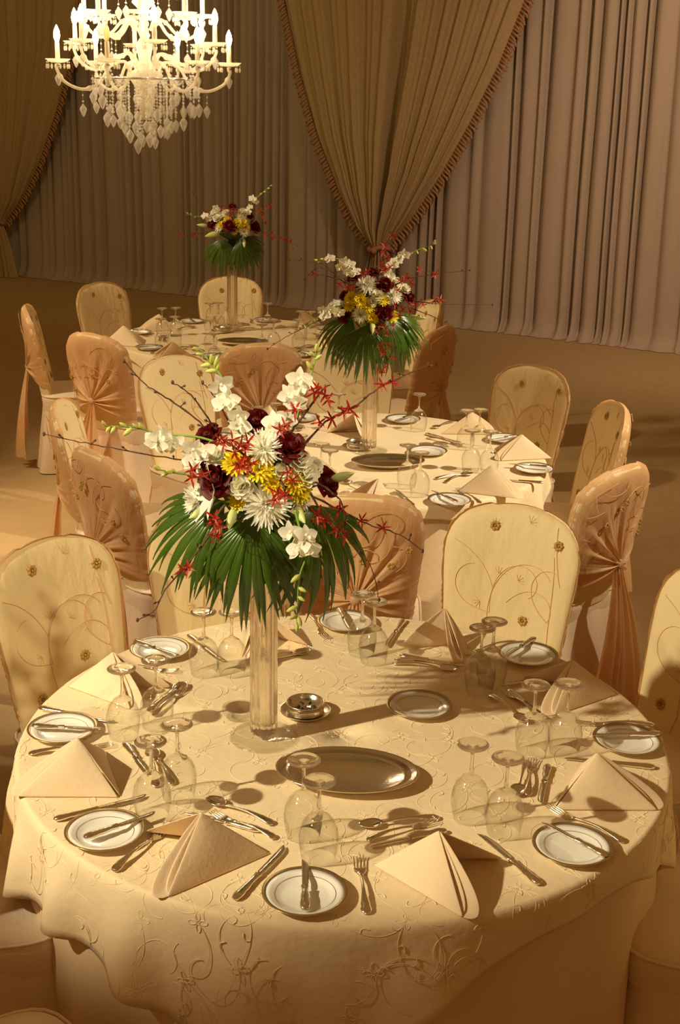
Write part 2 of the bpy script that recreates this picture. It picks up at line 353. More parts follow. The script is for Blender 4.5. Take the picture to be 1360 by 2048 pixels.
def make_table(key, lab, cloth_lab, over_lab, s, rot, seed, detail, off=(0, 0)):
    (cx, cy), R = TABLES[key]
    t = thing('round_table', lab, 'table', 'round banquet tables', (cx, cy, 0))
    b = MB(); b.lathe([(0, 0.715), (R - 0.02, 0.715), (R - 0.02, 0.738), (0, 0.738)], 64); obj('tabletop', b, M['plaster'], t)
    for k in range(4):
        a = PI / 4 + k * PI / 2; b = MB(); b.tube([(0.5 * math.cos(a), 0.5 * math.sin(a), 0.0), (0.46 * math.cos(a), 0.46 * math.sin(a), 0.716)], 0.018, 8); obj('leg', b, M['chrome'], t)
    # long plain cloth to the floor
    P = []; NA = 260
    for r in (0.001, 0.3, 0.6, R - 0.03, R - 0.012): P.append([(r * math.cos(2 * PI * k / NA), r * math.sin(2 * PI * k / NA), TZ - 0.004) for k in range(NA)])
    for d in (0.0, 0.01, 0.03, 0.08, 0.16, 0.26, 0.38, 0.5, 0.6, 0.68, 0.738):
        row = []
        for k in range(NA):
            a = 2 * PI * k / NA; wv = math.sin(19 * a + seed * 2 + math.sin(4 * a)) + 0.5 * nz(a * 6, seed)
            rr = R - 0.010 + min(d, 0.01) * 0.4 + d * (0.004 + 0.03 * wv); row.append((rr * math.cos(a), rr * math.sin(a), max(0.004, TZ - 0.006 - d)))
        P.append(row)
    b = MB(); b.grid(P, close_v=True)
    o = obj('tablecloth', b, M['under'], loc=(cx, cy, 0)); tag(o, cloth_lab, 'tablecloth', 'floor-length tablecloths')
    B, F = overlay_fn(R, s, rot, seed, off)
    NA = 480; P = []
    ang = [2 * PI * k / NA for k in range(NA)]
    for q in [0.001, 0.15, 0.3, 0.45, 0.6, 0.72, 0.82, 0.9, 0.95, 0.98]: P.append([F(a, min(R, B(a)) * q) for a in ang])
    for q in [0.0, 0.015, 0.03, 0.05, 0.08, 0.12, 0.17, 0.23, 0.3, 0.38, 0.47, 0.58, 0.69, 0.8, 0.9, 1.0]:
        P.append([F(a, min(R, B(a)) + max(0, B(a) - R) * q) for a in ang])
    b = MB(); b.grid(P, close_v=True)
    ov = obj('overlay_cloth', b, M['cloth'], loc=(cx, cy, TZ + 0.001)); tag(ov, over_lab, 'tablecloth', 'embroidered square overlay cloths')
    sd = ov.modifiers.new('thick', 'SOLIDIFY'); sd.thickness = 0.0010; sd.offset = 0
    # tone-on-tone scrolling vines
    if detail:
        b = MB(); rnd = random.Random(seed)
        def on(x, y, l=0.0005):
            r = math.hypot(x, y); a = math.atan2(y, x)
            if r > B(a) - 0.01: return None
            p = F(a, r, l); return p
        def curve(pts, rad):
            cur = []
            for x, y in pts:
                p = on(x, y)
                if p is None:
                    if len(cur) > 2: b.tube(cur, rad, 4, False)
                    cur = []
                else: cur.append(p)
            if len(cur) > 2: b.tube(cur, rad, 4, False)
        for gx in range(-8, 9):
            for gy in range(-9, 10):
                x0, y0 = gx * 0.135 + (gy % 2) * 0.067 + rnd.uniform(-.02, .02), gy * 0.12 + rnd.uniform(-.02, .02)
                if math.hypot(x0, y0) > 1.12: continue
                for sg, h0 in ((1, rnd.uniform(0, 2 * PI)), (-1, rnd.uniform(0, 2 * PI))):
                    h = h0; x, y = x0, y0; pts = []; k0 = rnd.uniform(0.03, 0.08)
                    for k in range(30):
                        pts.append((x, y)); h += sg * (k0 + 0.0075 * k); x += 0.0085 * math.cos(h); y += 0.0085 * math.sin(h)
                    curve(pts, 0.0008)
                    if sg > 0:
                        for a0 in (0.9, 2.2):        # leaves along the vine
                            q0 = pts[int(8 * a0)]
                            curve([(q0[0] + 0.015 * t * math.cos(h0 + a0 * 2 + 0.5 * math.sin(PI * t)), q0[1] + 0.015 * t * math.sin(h0 + a0 * 2 + 0.5 * math.sin(PI * t))) for t in (0, .25, .5, .75, 1, 1.3)], 0.0014)
                h = rnd.uniform(0, 2 * PI)
                for p5 in range(4):
                    a = h + p5 * 1.5708; px_, py_ = x0 + 0.012 * math.cos(a), y0 + 0.012 * math.sin(a)
                    curve([(px_ + 0.009 * math.cos(q) * math.cos(a) - 0.005 * math.sin(q) * math.sin(a), py_ + 0.009 * math.cos(q) * math.sin(a) + 0.005 * math.sin(q) * math.cos(a)) for q in [i * PI / 5 for i in range(11)]], 0.0009)
        e = obj('embroidery', b, M['emb_table'], ov)
    return F
make_table('front', 'round banquet table at the front, hidden under its cream cloths', 'plain cream cloth falling to the floor under the front table overlay',
           'cream embroidered square overlay on the front table, crowned by the largest bouquet', 0.845, math.radians(42), 1.0, True, (-0.09, -0.05))
make_table('middle', 'round banquet table in the middle, under pale cloths', 'plain cloth falling to the floor under the middle table overlay',
           'pale square overlay on the middle table with a pointed hanging corner', 0.80, math.radians(12), 2.3, False)
make_table('far', 'round banquet table by the far curtain, under pale cloths', 'plain cloth falling to the floor under the far table overlay',
           'pale square overlay on the far table below the smallest bouquet', 0.80, math.radians(28), 4.1, False)

# ------------------------------------------------------------------ covered banquet chairs
WV = ([0, 0.3, 0.6, 0.82, 0.92, 1.0], [0.186, 0.198, 0.212, 0.221, 0.219, 0.208])
def ztop(u): return 0.960 - 0.050 * abs(u) ** 2 - 0.040 * abs(u) ** 9
def back_xyz(u, v, side, seed=0.0):
    wd = float(np.interp(v, *WV)); z = 0.43 + (ztop(u) - 0.43) * v; x = u * wd
    th = 0.027 * math.sqrt(max(0, 1 - abs(u) ** 6)) * math.sqrt(max(0, 1 - v ** 9)) + 0.003
    y = 0.20 + 0.10 * (z - 0.43) / 0.5 - 0.035 * u * u + side * th + 0.004 * nz(x * 9 + seed, z * 5, side) + 0.003 * math.sin(22 * (x * 0.7 + z * 0.35) + seed) * (1 - v) * (1 if side < 0 else 0.3)
    return (x, y, z)
def inv_uv(x, z):
    v = 0.5; u = 0.0
    for _ in range(12):
        wd = float(np.interp(min(1, max(0, v)), *WV)); u = x / wd; v = (z - 0.43) / (ztop(max(-1, min(1, u))) - 0.43)
    return u, v
def make_chair(seed):
    rnd = random.Random(seed); root = link('banquet_chair', None)
    NU = 30; us = [math.sin(PI / 2 * (i / NU * 2 - 1)) for i in range(NU + 1)]
    P = []
    for j in range(27):
        v = min(1.0, j / 26 * 1.0); v = 1 - (1 - v) ** 1.25
        P.append([back_xyz(u, v, -1, seed) for u in us] + [back_xyz(u, v, 1, seed) for u in us[::-1]])
    b = MB(); b.grid(P, close_v=True)
    # close the thin top slit
    n2 = len(P[0]); o = b.n - n2
    for i in range(NU): b.f.append((o + i, o + i + 1, o + n2 - 2 - i, o + n2 - 1 - i))
    back = obj('back_cover', b, M['chair_front'], root)
    # piping round the edge of the back
    b = MB(); path = [back_xyz(-1, v, 0) for v in [i / 14 for i in range(15)]] + [back_xyz(u, 1, 0) for u in us] + [back_xyz(1, v, 0) for v in [1 - i / 14 for i in range(15)]]
    b.tube(path, 0.0028, 6); obj('piping', b, M['satin'], back)
    # vine embroidery on the front of the back
    b = MB(); fb = MB()
    def S(x, z, l=0.0012):
        u, v = inv_uv(x, z)
        if abs(u) > 0.97 or v > 0.975 or v < 0.02: return None
        p = back_xyz(u, v, -1, seed); return (p[0], p[1] - l, p[2])
    def curl(x, z, h, k0, dk, n, st=0.012, rad=0.0011):
        pts = []
        for k in range(n):
            p = S(x, z)
            if p: pts.append(p)
            h += k0 + dk * k; x += st * math.cos(h); z += st * math.sin(h)
        if len(pts) > 2: b.tube(pts, rad, 4, False)
        return x, z, h
    def leafy(x, z, h):
        for q in range(5):
            a = h + (q - 2) * 0.55; p0, p1 = S(x, z), S(x + 0.022 * math.cos(a), z + 0.022 * math.sin(a))
            if p0 and p1: b.tube([p0, p1], 0.0007, 4, False)
    def flower(x, z):
        for q in range(7):
            a = q * 2 * PI / 7; p = S(x + 0.0105 * math.cos(a), z + 0.0105 * math.sin(a), 0.003)
            if p: fb.ball(p, 0.0066, 6, 4, (1, 0.5, 1))
        p = S(x, z, 0.004)
        if p: fb.ball(p, 0.004, 6, 4)
        leafy(x, z, rnd.uniform(0, 6.3))
    j = lambda: rnd.uniform(-0.015, 0.015)
    curl(-0.05 + j(), 0.47, 1.4, 0.0, 0.0, 6); curl(-0.045, 0.52, 1.75, 0.0, -0.0045, 36); curl(-0.05, 0.62, 1.7, -0.02, -0.009, 30)
    curl(-0.05, 0.62, 3.0, -0.02, -0.012, 22); curl(-0.05, 0.70, 1.9, 0.05, 0.0, 18); curl(-0.03, 0.52, 0.3, 0.02, -0.01, 30)
    curl(0.16, 0.48, 1.8, -0.03, 0.002, 30); curl(0.15, 0.62, 2.6, -0.03, -0.012, 22); curl(0.17, 0.74, 1.9, -0.02, 0.0, 16)
    curl(0.0, 0.66, 0.9, -0.05, -0.012, 20)
    for x, z in ((-0.075, 0.885), (0.15, 0.865), (-0.12, 0.55), (0.0, 0.53), (0.15, 0.52), (0.07, 0.60)):
        flower(x + j(), z + j())
    for x, z, h in ((-0.02, 0.76, 1.2), (0.03, 0.72, 0.7), (-0.08, 0.66, 3.6), (0.05, 0.93, 0.8)): leafy(x + j(), z + j(), h)
    obj('vine_pattern', b, M['vine'], back); obj('embroidered_pattern', fb, M['bronze'], back)
    # seat cover
    def ring(z, kx, ky, n=56, e=5.0, w_=0.0, y0=0.02):
        out = []
        for i in range(n):
            a = 2 * PI * i / n; c, s_ = math.cos(a), math.sin(a); q = (abs(c) ** e + abs(s_) ** e) ** (-1 / e)
            f = 1 + w_ * (0.5 * math.sin(11 * a + seed) + 0.6 * nz(a * 2.2, z * 1.5, seed))
            out.append((c * q * kx * f, y0 + s_ * q * ky * f, z))
        return out
    b = MB(); b.grid([ring(0.37, 0.220, 0.198), ring(0.43, 0.226, 0.205), ring(0.452, 0.224, 0.203), ring(0.466, 0.210, 0.19), ring(0.476, 0.17, 0.155), ring(0.481, 0.08, 0.08), ring(0.482, 0.002, 0.002)], close_v=True)
    seat = obj('seat_cover', b, M['satin'], root)
    b = MB(); rr = ring(0.456, 0.225, 0.204); b.tube(rr + [rr[0]], 0.004, 6, False); obj('piping', b, M['satin'], seat)
    b = MB(); b.grid([ring(z, 0.221 + k * 0.05, 0.20 + k * 0.05, 90, 4.0, 0.015 + 0.07 * k) for z, k in ((0.40, 0), (0.33, 0.12), (0.24, 0.35), (0.14, 0.6), (0.06, 0.85), (0.006, 1.0))], close_v=True)
    obj('skirt', b, M['satin'], root)
    # organza drawn together behind the back
    KX, KZ = 0.0, 0.60
    def yb(x, z):
        u, v = inv_uv(x, z); return back_xyz(max(-1, min(1, u)), max(0, min(1, v)), 1, seed)[1]
    ky = yb(KX, KZ) + 0.035
    P = []; NF = 130
    for i in range(NF + 1):
        a = math.radians(-28 + 236 * i / NF); dx, dz = math.cos(a), math.sin(a); r = 0.02
        while r < 0.5:
            x, z = KX + dx * r, KZ + dz * r; u, v = inv_uv(x, z)
            if abs(u) >= 1.0 or v >= 1.0 or z < 0.45: break
            r += 0.006
        row = []
        for j_ in range(17):
            t = j_ / 16; rr = 0.010 + (r - 0.010) * t ** 0.85; x, z = KX + dx * rr, KZ + dz * rr
            g = (1 - t) ** 1.8
            pl = 0.0085 * math.sin(a * 15 + seed + 1.2 * math.sin(a * 5 + seed)) * math.sin(PI * min(1, t * 1.15 + 0.12)) ** 0.8 + 0.004 * math.sin(a * 37 + 2 * seed) * (1 - t)
            y = yb(x, z) * (1 - g) + ky * g + 0.009 * (1 - t ** 6) + pl * (1 - t * 0.6)
            row.append((x, y, z))
        # fold over the rim
        x, y, z = row[-1]; row.append((x * 1.008, y - 0.014, z + 0.004 * max(0, dz)))
        P.append(row)
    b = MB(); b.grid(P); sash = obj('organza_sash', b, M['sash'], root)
    for t_i, (xo, zb, wd) in enumerate(((-0.01, 0.05, 0.10), (0.03, 0.16, 0.06))):
        P = []
        for j_ in range(22):
            v = j_ / 21; z = KZ + 0.01 + (zb - KZ) * v; hw = 0.014 + (wd - 0.014) * sm(0, 0.9, v) ** 0.8; row = []
            for i in range(33):
                u = i / 32 * 2 - 1
                row.append((xo * v * 3 + u * hw + 0.01 * nz(z * 4, seed, t_i), ky + 0.006 + 0.018 * math.sin(v * 2.6) - 0.012 * v + 0.016 * math.sin(u * 9 + seed + t_i) * (0.25 + v) + 0.03 * (1 - u * u) * v - t_i * 0.01 + 0.05 * v, z + 0.02 * nz(u * 2, v * 3, seed) * v))
            P.append(row)
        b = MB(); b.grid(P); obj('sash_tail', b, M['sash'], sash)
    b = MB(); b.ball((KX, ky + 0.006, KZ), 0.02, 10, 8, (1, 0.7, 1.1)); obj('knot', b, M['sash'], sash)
    # bronze flowers scattered over the sash
    fb = MB()
    for q in range(9):
        a = rnd.uniform(0.2, 2.9); r = rnd.uniform(0.09, 0.30); x, z = KX + r * math.cos(a), KZ + r * math.sin(a); u, v = inv_uv(x, z)
        if abs(u) > 0.9 or v > 0.93: continue
        y = yb(x, z) + 0.02
        for k in range(6): fb.ball((x + 0.008 * math.cos(k * 1.05), y, z + 0.008 * math.sin(k * 1.05)), 0.005, 6, 4, (1, 0.5, 1))
    obj('embroidered_pattern', fb, M['bronze'], sash)
    b = MB()
    for q in range(13):
        x, z, h = rnd.uniform(-0.16, 0.16), rnd.uniform(0.62, 0.92), rnd.uniform(0, 6.28); sg = rnd.choice((-1, 1)); pts = []
        for k in range(24):
            u, v = inv_uv(x, z)
            if abs(u) < 0.93 and v < 0.95 and math.hypot(x - KX, z - KZ) > 0.07: pts.append((x, yb(x, z) + 0.0185, z))
            h += sg * (0.03 + 0.010 * k); x += 0.009 * math.cos(h); z += 0.009 * math.sin(h)
        if len(pts) > 3: b.tube(pts, 0.0012, 4, False)
    obj('vine_pattern', b, M['vine'], sash)
    register(root); return root
PROTO = [make_chair(k) for k in (1, 2, 3)]; used = [False] * 3
def chair(tkey, az, rad, lab, k, turn=0.0):
    (cx, cy), R = TABLES[tkey]; a = math.radians(az); d = rad - 0.27
    o = PROTO[k] if not used[k] else copy_tree(PROTO[k]); used[k] = True
    o.location = (cx + d * math.cos(a), cy + d * math.sin(a), 0); o.rotation_euler = (0, 0, a - PI / 2 + math.radians(turn))
    tag(o, lab, 'chair', 'covered chairs around the banquet tables'); return o
T = 'covered banquet chair '
chair('front', 139, 1.12, T + 'cut by the picture edge, facing the camera across the front table', 0)
chair('front', 110, 1.20, T + 'behind the palm leaves of the front bouquet', 1)
chair('front', 65, 1.27, T + 'with glowing yellow embroidered back at one o\'clock of the front table', 0)
chair('front', 29, 1.19, T + 'in brown shade at three o\'clock of the front table', 2)
chair('front', 195, 1.10, T + 'at eight o\'clock of the front table, only its seat in view', 1, -5)
chair('front', 235.6, 1.33, T + 'at the bottom corner, only a rounded seat corner in view', 2, -21)
chair('front', -17, 1.14, T + 'at four o\'clock of the front table, only its dim seat in view', 0)
chair('middle', 268, 1.24, T + 'seen from behind, just past the branch over the front table', 1)
chair('middle', -44, 1.22, T + 'seen from behind with knotted sash at five o\'clock of the middle table', 2)
chair('middle', 6, 1.05, T + 'seen edge-on at three o\'clock of the middle table', 0)
chair('middle', 47, 1.20, T + 'facing the camera alone on the carpet beyond the middle table', 1)
chair('middle', 93, 1.32, T + 'behind the glass column of the middle bouquet', 2)
chair('middle', 134, 1.33, T + 'with a bright glowing back behind the twigs of the front bouquet', 0)
chair('middle', 182, 1.24, T + 'seen from the side behind the tip of the long twig', 1)
chair('middle', 219, 1.24, T + 'with a fan of gathered organza at seven o\'clock of the middle table', 2)
chair('far', 190, 1.24, T + 'in side view at nine o\'clock of the far table', 0)
chair('far', 237, 1.27, T + 'showing its gathered back at seven o\'clock of the far table', 1)
chair('far', 279, 1.27, T + 'with wide orange back just before the far table', 2)
chair('far', 142, 1.26, T + 'facing the camera at ten o\'clock of the far table', 0)
chair('far', 98, 1.20, T + 'behind the glass column of the far bouquet', 1)
chair('far', -29, 1.32, T + 'with tied orange back below the middle bouquet, nearer of two', 2)
chair('far', 14, 1.20, T + 'mostly hidden by the middle bouquet, further of two', 1)

# ------------------------------------------------------------------ tableware
def dup(meshes, root_name, loc, rot, lab, cat, grp):
    """meshes: [(name, mesh, [(sub name, mesh)...])]; the first is the thing itself when it is the only one"""
    if len(meshes) == 1 and not meshes[0][2]:
        o = link(root_name, meshes[0][1], None, loc, rot)
    else:
        o = link(root_name, None, None, loc, rot)
        for nm, me, sub in meshes:
            c = link(nm, me, o)
            for sn, sme in sub: link(sn, sme, c)
    return tag(o, lab, cat, grp)
PR = 0.0815
b = MB(); b.lathe([(0.0, 0.004), (0.042, 0.004), (0.05, 0.0055), (0.056, 0.009), (0.066, 0.0125), (0.0743, 0.0152), (0.0743, 0.0135), (0.05, 0.004), (0.046, 0.0), (0.040, 0.0), (0.0, 0.002)], 64); pl_body = b.mesh('plate', M['china'])
b = MB(); b.lathe([(0.0742, 0.0157), (PR - 0.0005, 0.0172), (PR, 0.0165), (PR - 0.0008, 0.0155), (0.0742, 0.0133)], 64)
pl_rim = b.mesh('gold_rim', M['gold'])
b = MB(); b.lathe([(0.0575, 0.0103), (0.0583, 0.0106), (0.0583, 0.0108), (0.0575, 0.0105)], 48); pl_line = b.mesh('gold_line', M['gold'])
PLATE = [('plate_body', pl_body, []), ('gold_rim', pl_rim, []), ('gold_line', pl_line, [])]
def prof(pts, n=26):
    xs = [p[0] for p in pts]; out = []
    for i in range(n):
        x = xs[0] + (xs[-1] - xs[0]) * i / (n - 1); out.append((x, 0, *[float(np.interp(x, xs, [p[k] for p in pts])) for k in (1, 2, 3)]))
    return out
def handle_secs(L0, L1, zf, sc_=1.0):          # violin handle from x=L0 (end) to L1 (neck)
    k = L1 - L0; pts = []
    for t, wd, th in ((0, 0.001, 0.001), (0.012, 0.006, 0.0022), (0.05, 0.0098, 0.003), (0.10, 0.0108, 0.0033), (0.17, 0.0085, 0.003), (0.21, 0.0092, 0.003), (0.26, 0.0078, 0.0027), (0.5, 0.0042, 0.0024), (0.75, 0.0030, 0.0022), (0.92, 0.0036, 0.0021), (1, 0.0045, 0.002)):
        pts.append((L0 + k * t, zf(t), wd * sc_, th * sc_))
    return [(x, 0, z, wd, th) for x, z, wd, th in pts]
def knife_mesh(L, sc_=1.0):
    h = L * 0.47; b = MB()
    b.loft([(x, 0, 0.006, wd, th) for x, wd, th in ((0, 0.001, 0.001), (0.003, 0.007, 0.004), (0.012, 0.0098, 0.0055), (0.022, 0.0102, 0.0055), (0.034, 0.0078, 0.005), (0.042, 0.0088, 0.0052), (0.055, 0.0070, 0.005), (h * 0.75, 0.0058, 0.0045), (h * 0.93, 0.0070, 0.0045), (h * 0.96, 0.0080, 0.0052), (h, 0.0060, 0.004))]); hm = b.mesh('handle', M['silver'])
    b = MB(); pts = []
    for t, a0, a1 in ((0, -0.004, 0.004), (0.04, -0.0075, 0.006), (0.1, -0.0088, 0.0062), (0.4, -0.0092, 0.0062), (0.7, -0.0092, 0.0064), (0.85, -0.0075, 0.0066), (0.94, -0.0035, 0.0066), (0.98, 0.001, 0.0062), (1, 0.004, 0.005)):
        pts.append((h + (L - h) * t, a0 * sc_, a1 * sc_))
    P = []
    for x, a0, a1 in pts: P.append([(x, a0, 0.0052), (x, (a0 + a1) / 2, 0.0065), (x, a1, 0.0070), (x, a1, 0.0052), (x, (a0 + a1) / 2, 0.0045)])
    b.grid(P, close_v=True); return [('handle', hm, []), ('blade', b.mesh('blade', M['silver']), [])]
def arch(t): return 0.004 + 0.008 * math.sin(PI * min(1, t * 1.02) * 0.9)
def fork_mesh(L, sc_=1.0):
    b = MB(); n = L * 0.66; b.loft(handle_secs(0, n, arch, sc_))
    b.loft([(n - 0.004, 0, 0.0062, 0.0042, 0.002), (n + 0.006, 0, 0.0045, 0.008 * sc_, 0.0016), (n + 0.016, 0, 0.003, 0.0118 * sc_, 0.0013), (n + 0.024, 0, 0.0035, 0.0125 * sc_, 0.0012)])
    for k in range(4):
        y = (k - 1.5) * 0.0067 * sc_; ln = L - n - 0.02
        b.loft([(n + 0.02 + ln * t, y * (1 - 0.06 * t), 0.0032 + 0.006 * t ** 2 + 0.0005, 0.0019 * (1 - 0.55 * t), 0.0011) for t in (0, 0.25, 0.5, 0.75, 1)], 6)
    return [('fork', b.mesh('fork', M['silver']), [])]
def spoon_mesh(L, sc_=1.0):
    b = MB(); bl = L * 0.29; n = L - bl; b.loft(handle_secs(0, n + 0.003, arch, sc_))
    P = []; cx_ = n + bl / 2; bw = bl * 0.34
    for sgn in (1, 0):
        for i in range(7):
            t = i / 6; rr = t if sgn else 1 - t; row = []
            for k in range(22):
                a = 2 * PI * k / 22; eg = 1 - 0.16 * math.cos(a)
                row.append((cx_ + rr * bl / 2 * math.cos(a), rr * bw * math.sin(a) * eg, 0.0018 + 0.0085 * rr ** 2 + (0.0 if sgn else -0.0013)))
            P.append(row)
    b.grid(P, close_v=True); return [('spoon', b.mesh('spoon', M['silver']), [])]
CUT = {'knife': (knife_mesh(0.205), 0.205), 'butter': (knife_mesh(0.165, 0.85), 0.165), 'fork': (fork_mesh(0.19), 0.19), 'spoon': (spoon_mesh(0.175), 0.175),
       'dfork': (fork_mesh(0.165, 0.9), 0.165), 'dknife': (knife_mesh(0.175, 0.9), 0.175)}
NAMES = {'knife': ('dinner_knife', 'knife'), 'butter': ('butter_knife', 'knife'), 'fork': ('dinner_fork', 'fork'), 'spoon': ('dessert_spoon', 'spoon'), 'dfork': ('dessert_fork', 'fork'), 'dknife': ('dessert_knife', 'knife')}
GRP = {'knife': 'dinner knives', 'butter': 'butter knives on the bread plates', 'fork': 'dinner forks', 'spoon': 'dessert spoons', 'dfork': 'dessert forks', 'dknife': 'dessert knives'}
def cutlery(kind, h, t, lab, z=TZ + 0.002, keep='mid', px=True):
    """h: handle end, t: tip; the real length is kept, centred on the middle of the two (or on the seen end)"""
    A = at_z(*h, z) if px else Vector((*h, z)); B_ = at_z(*t, z) if px else Vector((*t, z)); d = B_ - A; L = CUT[kind][1]; n = d.normalized()
    if keep == 'h': st = A
    elif keep == 't': st = B_ - n * L
    else: st = (A + B_) / 2 - n * L / 2
    meshes, _ = CUT[kind]; nm, cat = NAMES[kind]
    return dup(meshes, nm, (st.x, st.y, z), math.atan2(d.y, d.x), lab, cat, GRP[kind])
def plate(p, lab, px=True, z=TZ + 0.0015):
    P_ = at_z(*p, z + 0.012) if px else Vector((*p, 0)); return dup(PLATE, 'bread_plate', (P_.x, P_.y, z), 0, lab, 'plate', 'gold-rimmed bread plates')
GH = 0.172
def goblet_mesh():
    o = [(0.0335, 0.0), (0.0365, 0.015), (0.0395, 0.035), (0.0400, 0.050), (0.0375, 0.066), (0.031, 0.082), (0.021, 0.094), (0.010, 0.101), (0.0052, 0.106)]
    out = o + [(0.0040, 0.116), (0.0034, 0.130), (0.0036, 0.148), (0.0055, 0.158), (0.012, 0.164), (0.024, 0.1675), (0.0325, 0.1695), (0.0335, 0.1710), (0.0325, GH), (0.018, GH - 0.001), (0.0, GH - 0.0015)]
    inn = [(0.0, 0.099), (0.009, 0.0985), (0.0195, 0.092), (0.0297, 0.0805), (0.0363, 0.065), (0.0388, 0.050), (0.0383, 0.035), (0.0353, 0.015), (0.0323, 0.0)]
    b = MB(); b.lathe(inn + [(0.0329, -0.0006)] + o[:7], 40); bowl = b.mesh('bowl', M['glass'])
    b = MB(); b.lathe(out[6:14], 28); stem = b.mesh('stem', M['vase_glass'])
    b = MB(); b.lathe(out[13:], 36); foot = b.mesh('foot', M['vase_glass'])
    return [('bowl', bowl, []), ('stem', stem, []), ('foot', foot, [])]
GOB = goblet_mesh()
def goblet(p, lab, px=True, sc_=1.0):
    P_ = at_z(*p, TZ + GH * sc_) if px else Vector((*p, 0)); o = dup(GOB, 'wine_glass', (P_.x, P_.y, TZ + 0.0022), 0, lab, 'glass', 'upturned wine glasses'); o.scale = (sc_,) * 3; return o
def pair(a, c, lab, px=True, sc_=1.0):
    if (a[1] < c[1]) == px: a, c = c, a
    goblet(a, 'nearer upturned wine glass of the pair' + lab, px, sc_); goblet(c, 'farther upturned wine glass of the pair' + lab, px, sc_)
def napkin(A, S, L, R, lab, h=0.10, px=True):
    """A apex, S foot of the spine, L and R ground corners of the two wings"""
    z0 = TZ + 0.003
    if px: Av, Sv = at_z(*A, TZ + h), at_z(*S, z0); Lv = at_z(*L, z0) if L else None; Rv = at_z(*R, z0) if R else None
    else: Av, Sv, Lv, Rv = [Vector((*q, z_)) for q, z_ in ((A, TZ + h), (S, z0), (L, z0), (R, z0))]
    if Lv is None or Rv is None:                # the hidden wing mirrors the seen one
        k = Lv or Rv; ax = Vector((Av.x - Sv.x, Av.y - Sv.y, 0)); ax = ax.normalized() if ax.length > 0.01 else Vector((k.y - Sv.y, Sv.x - k.x, 0)).normalized()
        q = k - Sv; mir = Sv + 2 * ax * q.dot(ax) - q
        if Lv is None: Lv = mir
        else: Rv = mir
    base = Vector((Sv.x, Sv.y, 0)); cen = (Av + Sv + Lv + Rv) / 4; wings = []
    for E in (Lv, Rv):
        n = (Sv - Av).cross(E - Av).normalized()
        if n.dot(cen - (Av + Sv + E) / 3) > 0: n = -n    # outwards
        eh = (E - Sv); eh.z = 0; eh.normalize()
        P = []
        for i in range(-14, 15):
            a = abs(i) / 14; row = []
            for j in range(15):
                t = j / 14; t2 = 1 - (1 - t) ** 1.0
                sp = Sv.lerp(Av, t2); ed = E.lerp(Av, t2); p = sp.lerp(ed, a)
                sep = 0.034 * math.sin(PI * t2 ** 0.62) ** 0.9 * a ** 1.8 + 0.003
                out = 0.006 * math.sin(PI * t) * math.sin(PI * a)
                p = p + n * (out + (0 if i >= 0 else -sep * 0.55)) + eh * (sep * (0.0 if i >= 0 else 1.15) * a ** 2)
                if p.z < z0: p.z = z0
                row.append(tuple(p - base))
            P.append(row)
        b = MB(); b.grid(P)
        P = []
        for i in range(6):                       # the folded layer inside the slit
            a = 0.35 + 0.62 * i / 5; row = []
            for j in range(15):
                t = j / 14; sp = Sv.lerp(Av, t * 0.97); ed = E.lerp(Av, t * 0.97); p = sp.lerp(ed, a)
                p = p - n * (0.010 * math.sin(PI * t ** 0.62) * a + 0.0015) + eh * (0.020 * math.sin(PI * t ** 0.62) * a * a)
                if p.z < z0: p.z = z0
                row.append(tuple(p - base))
            P.append(row)
        b.grid(P); wings.append(b)
    root = thing('folded_napkin', lab, 'napkin', 'pyramid-folded napkins', base)
    for wb in wings:
        o = obj('folded_wing', wb, M['napkin'], root); md = o.modifiers.new('thick', 'SOLIDIFY'); md.thickness = 0.0022; md.offset = 0
        md = o.modifiers.new('smooth', 'SUBSURF'); md.levels = 1; md.render_levels = 1
    return root

# --- front table, place setting by place setting (named by the clock as seen on the table)
ZP = TZ + 0.0185
def S_(k): return f' at the {k} o\'clock setting of the front table'
PL = {'seven': (210, 1662), 'six': (610, 1785), 'four': (1145, 1691), 'three': (1255, 1480), 'one': (1056, 1309), 'twelve': (692, 1243), 'ten': (320, 1298), 'nine': (125, 1457)}
for k, p in PL.items(): plate(p, 'gold-rimmed white bread plate' + S_(k))
for k, h, t in (('seven', (162, 1682), (317, 1628)), ('six', (610, 1828), (609, 1722)), ('four', (1216, 1718), (1084, 1648)), ('three', (1331, 1471), (1176, 1474)),
                ('one', (1073, 1276), (1006, 1320)), ('twelve', (678, 1220), (700, 1262)), ('ten', (262, 1283), (362, 1317)), ('nine', (56, 1455), (211, 1463))):
    cutlery('butter', h, t, 'silver butter knife on the bread plate' + S_(k), z=ZP - 0.0035)
for k, h, t, kp in (('seven', (462, 1810), (577, 1692), 'mid'), ('five', (1092, 1784), (948, 1662), 'mid'), ('four', (1334, 1541), (1103, 1517), 'mid'), ('three', (1120, 1358), (1003, 1373), 't'),
                    ('one', (812, 1236), (768, 1304), 'mid'), ('twelve', (368, 1267), (456, 1334), 'mid'), ('ten', (85, 1420), (222, 1447), 'mid'), ('nine', (90, 1648), (310, 1592), 'mid')):
    cutlery('knife', h, t, 'silver dinner knife' + S_(k), keep=kp)
for k, h, t, kp in (('seven', (218, 1753), (347, 1648), 'mid'), ('five', (735, 1842), (715, 1708), 'mid'), ('four', (1262, 1693), (1085, 1612), 'mid'), ('three', (1302, 1452), (1158, 1450), 'mid'),
                    ('one', (1032, 1284), (985, 1296), 'h'), ('twelve', (617, 1232), (650, 1278), 'mid'), ('ten', (250, 1335), (357, 1347), 't'), ('nine', (45, 1512), (238, 1492), 'mid')):
    cutlery('fork', h, t, 'silver dinner fork' + S_(k), keep=kp)
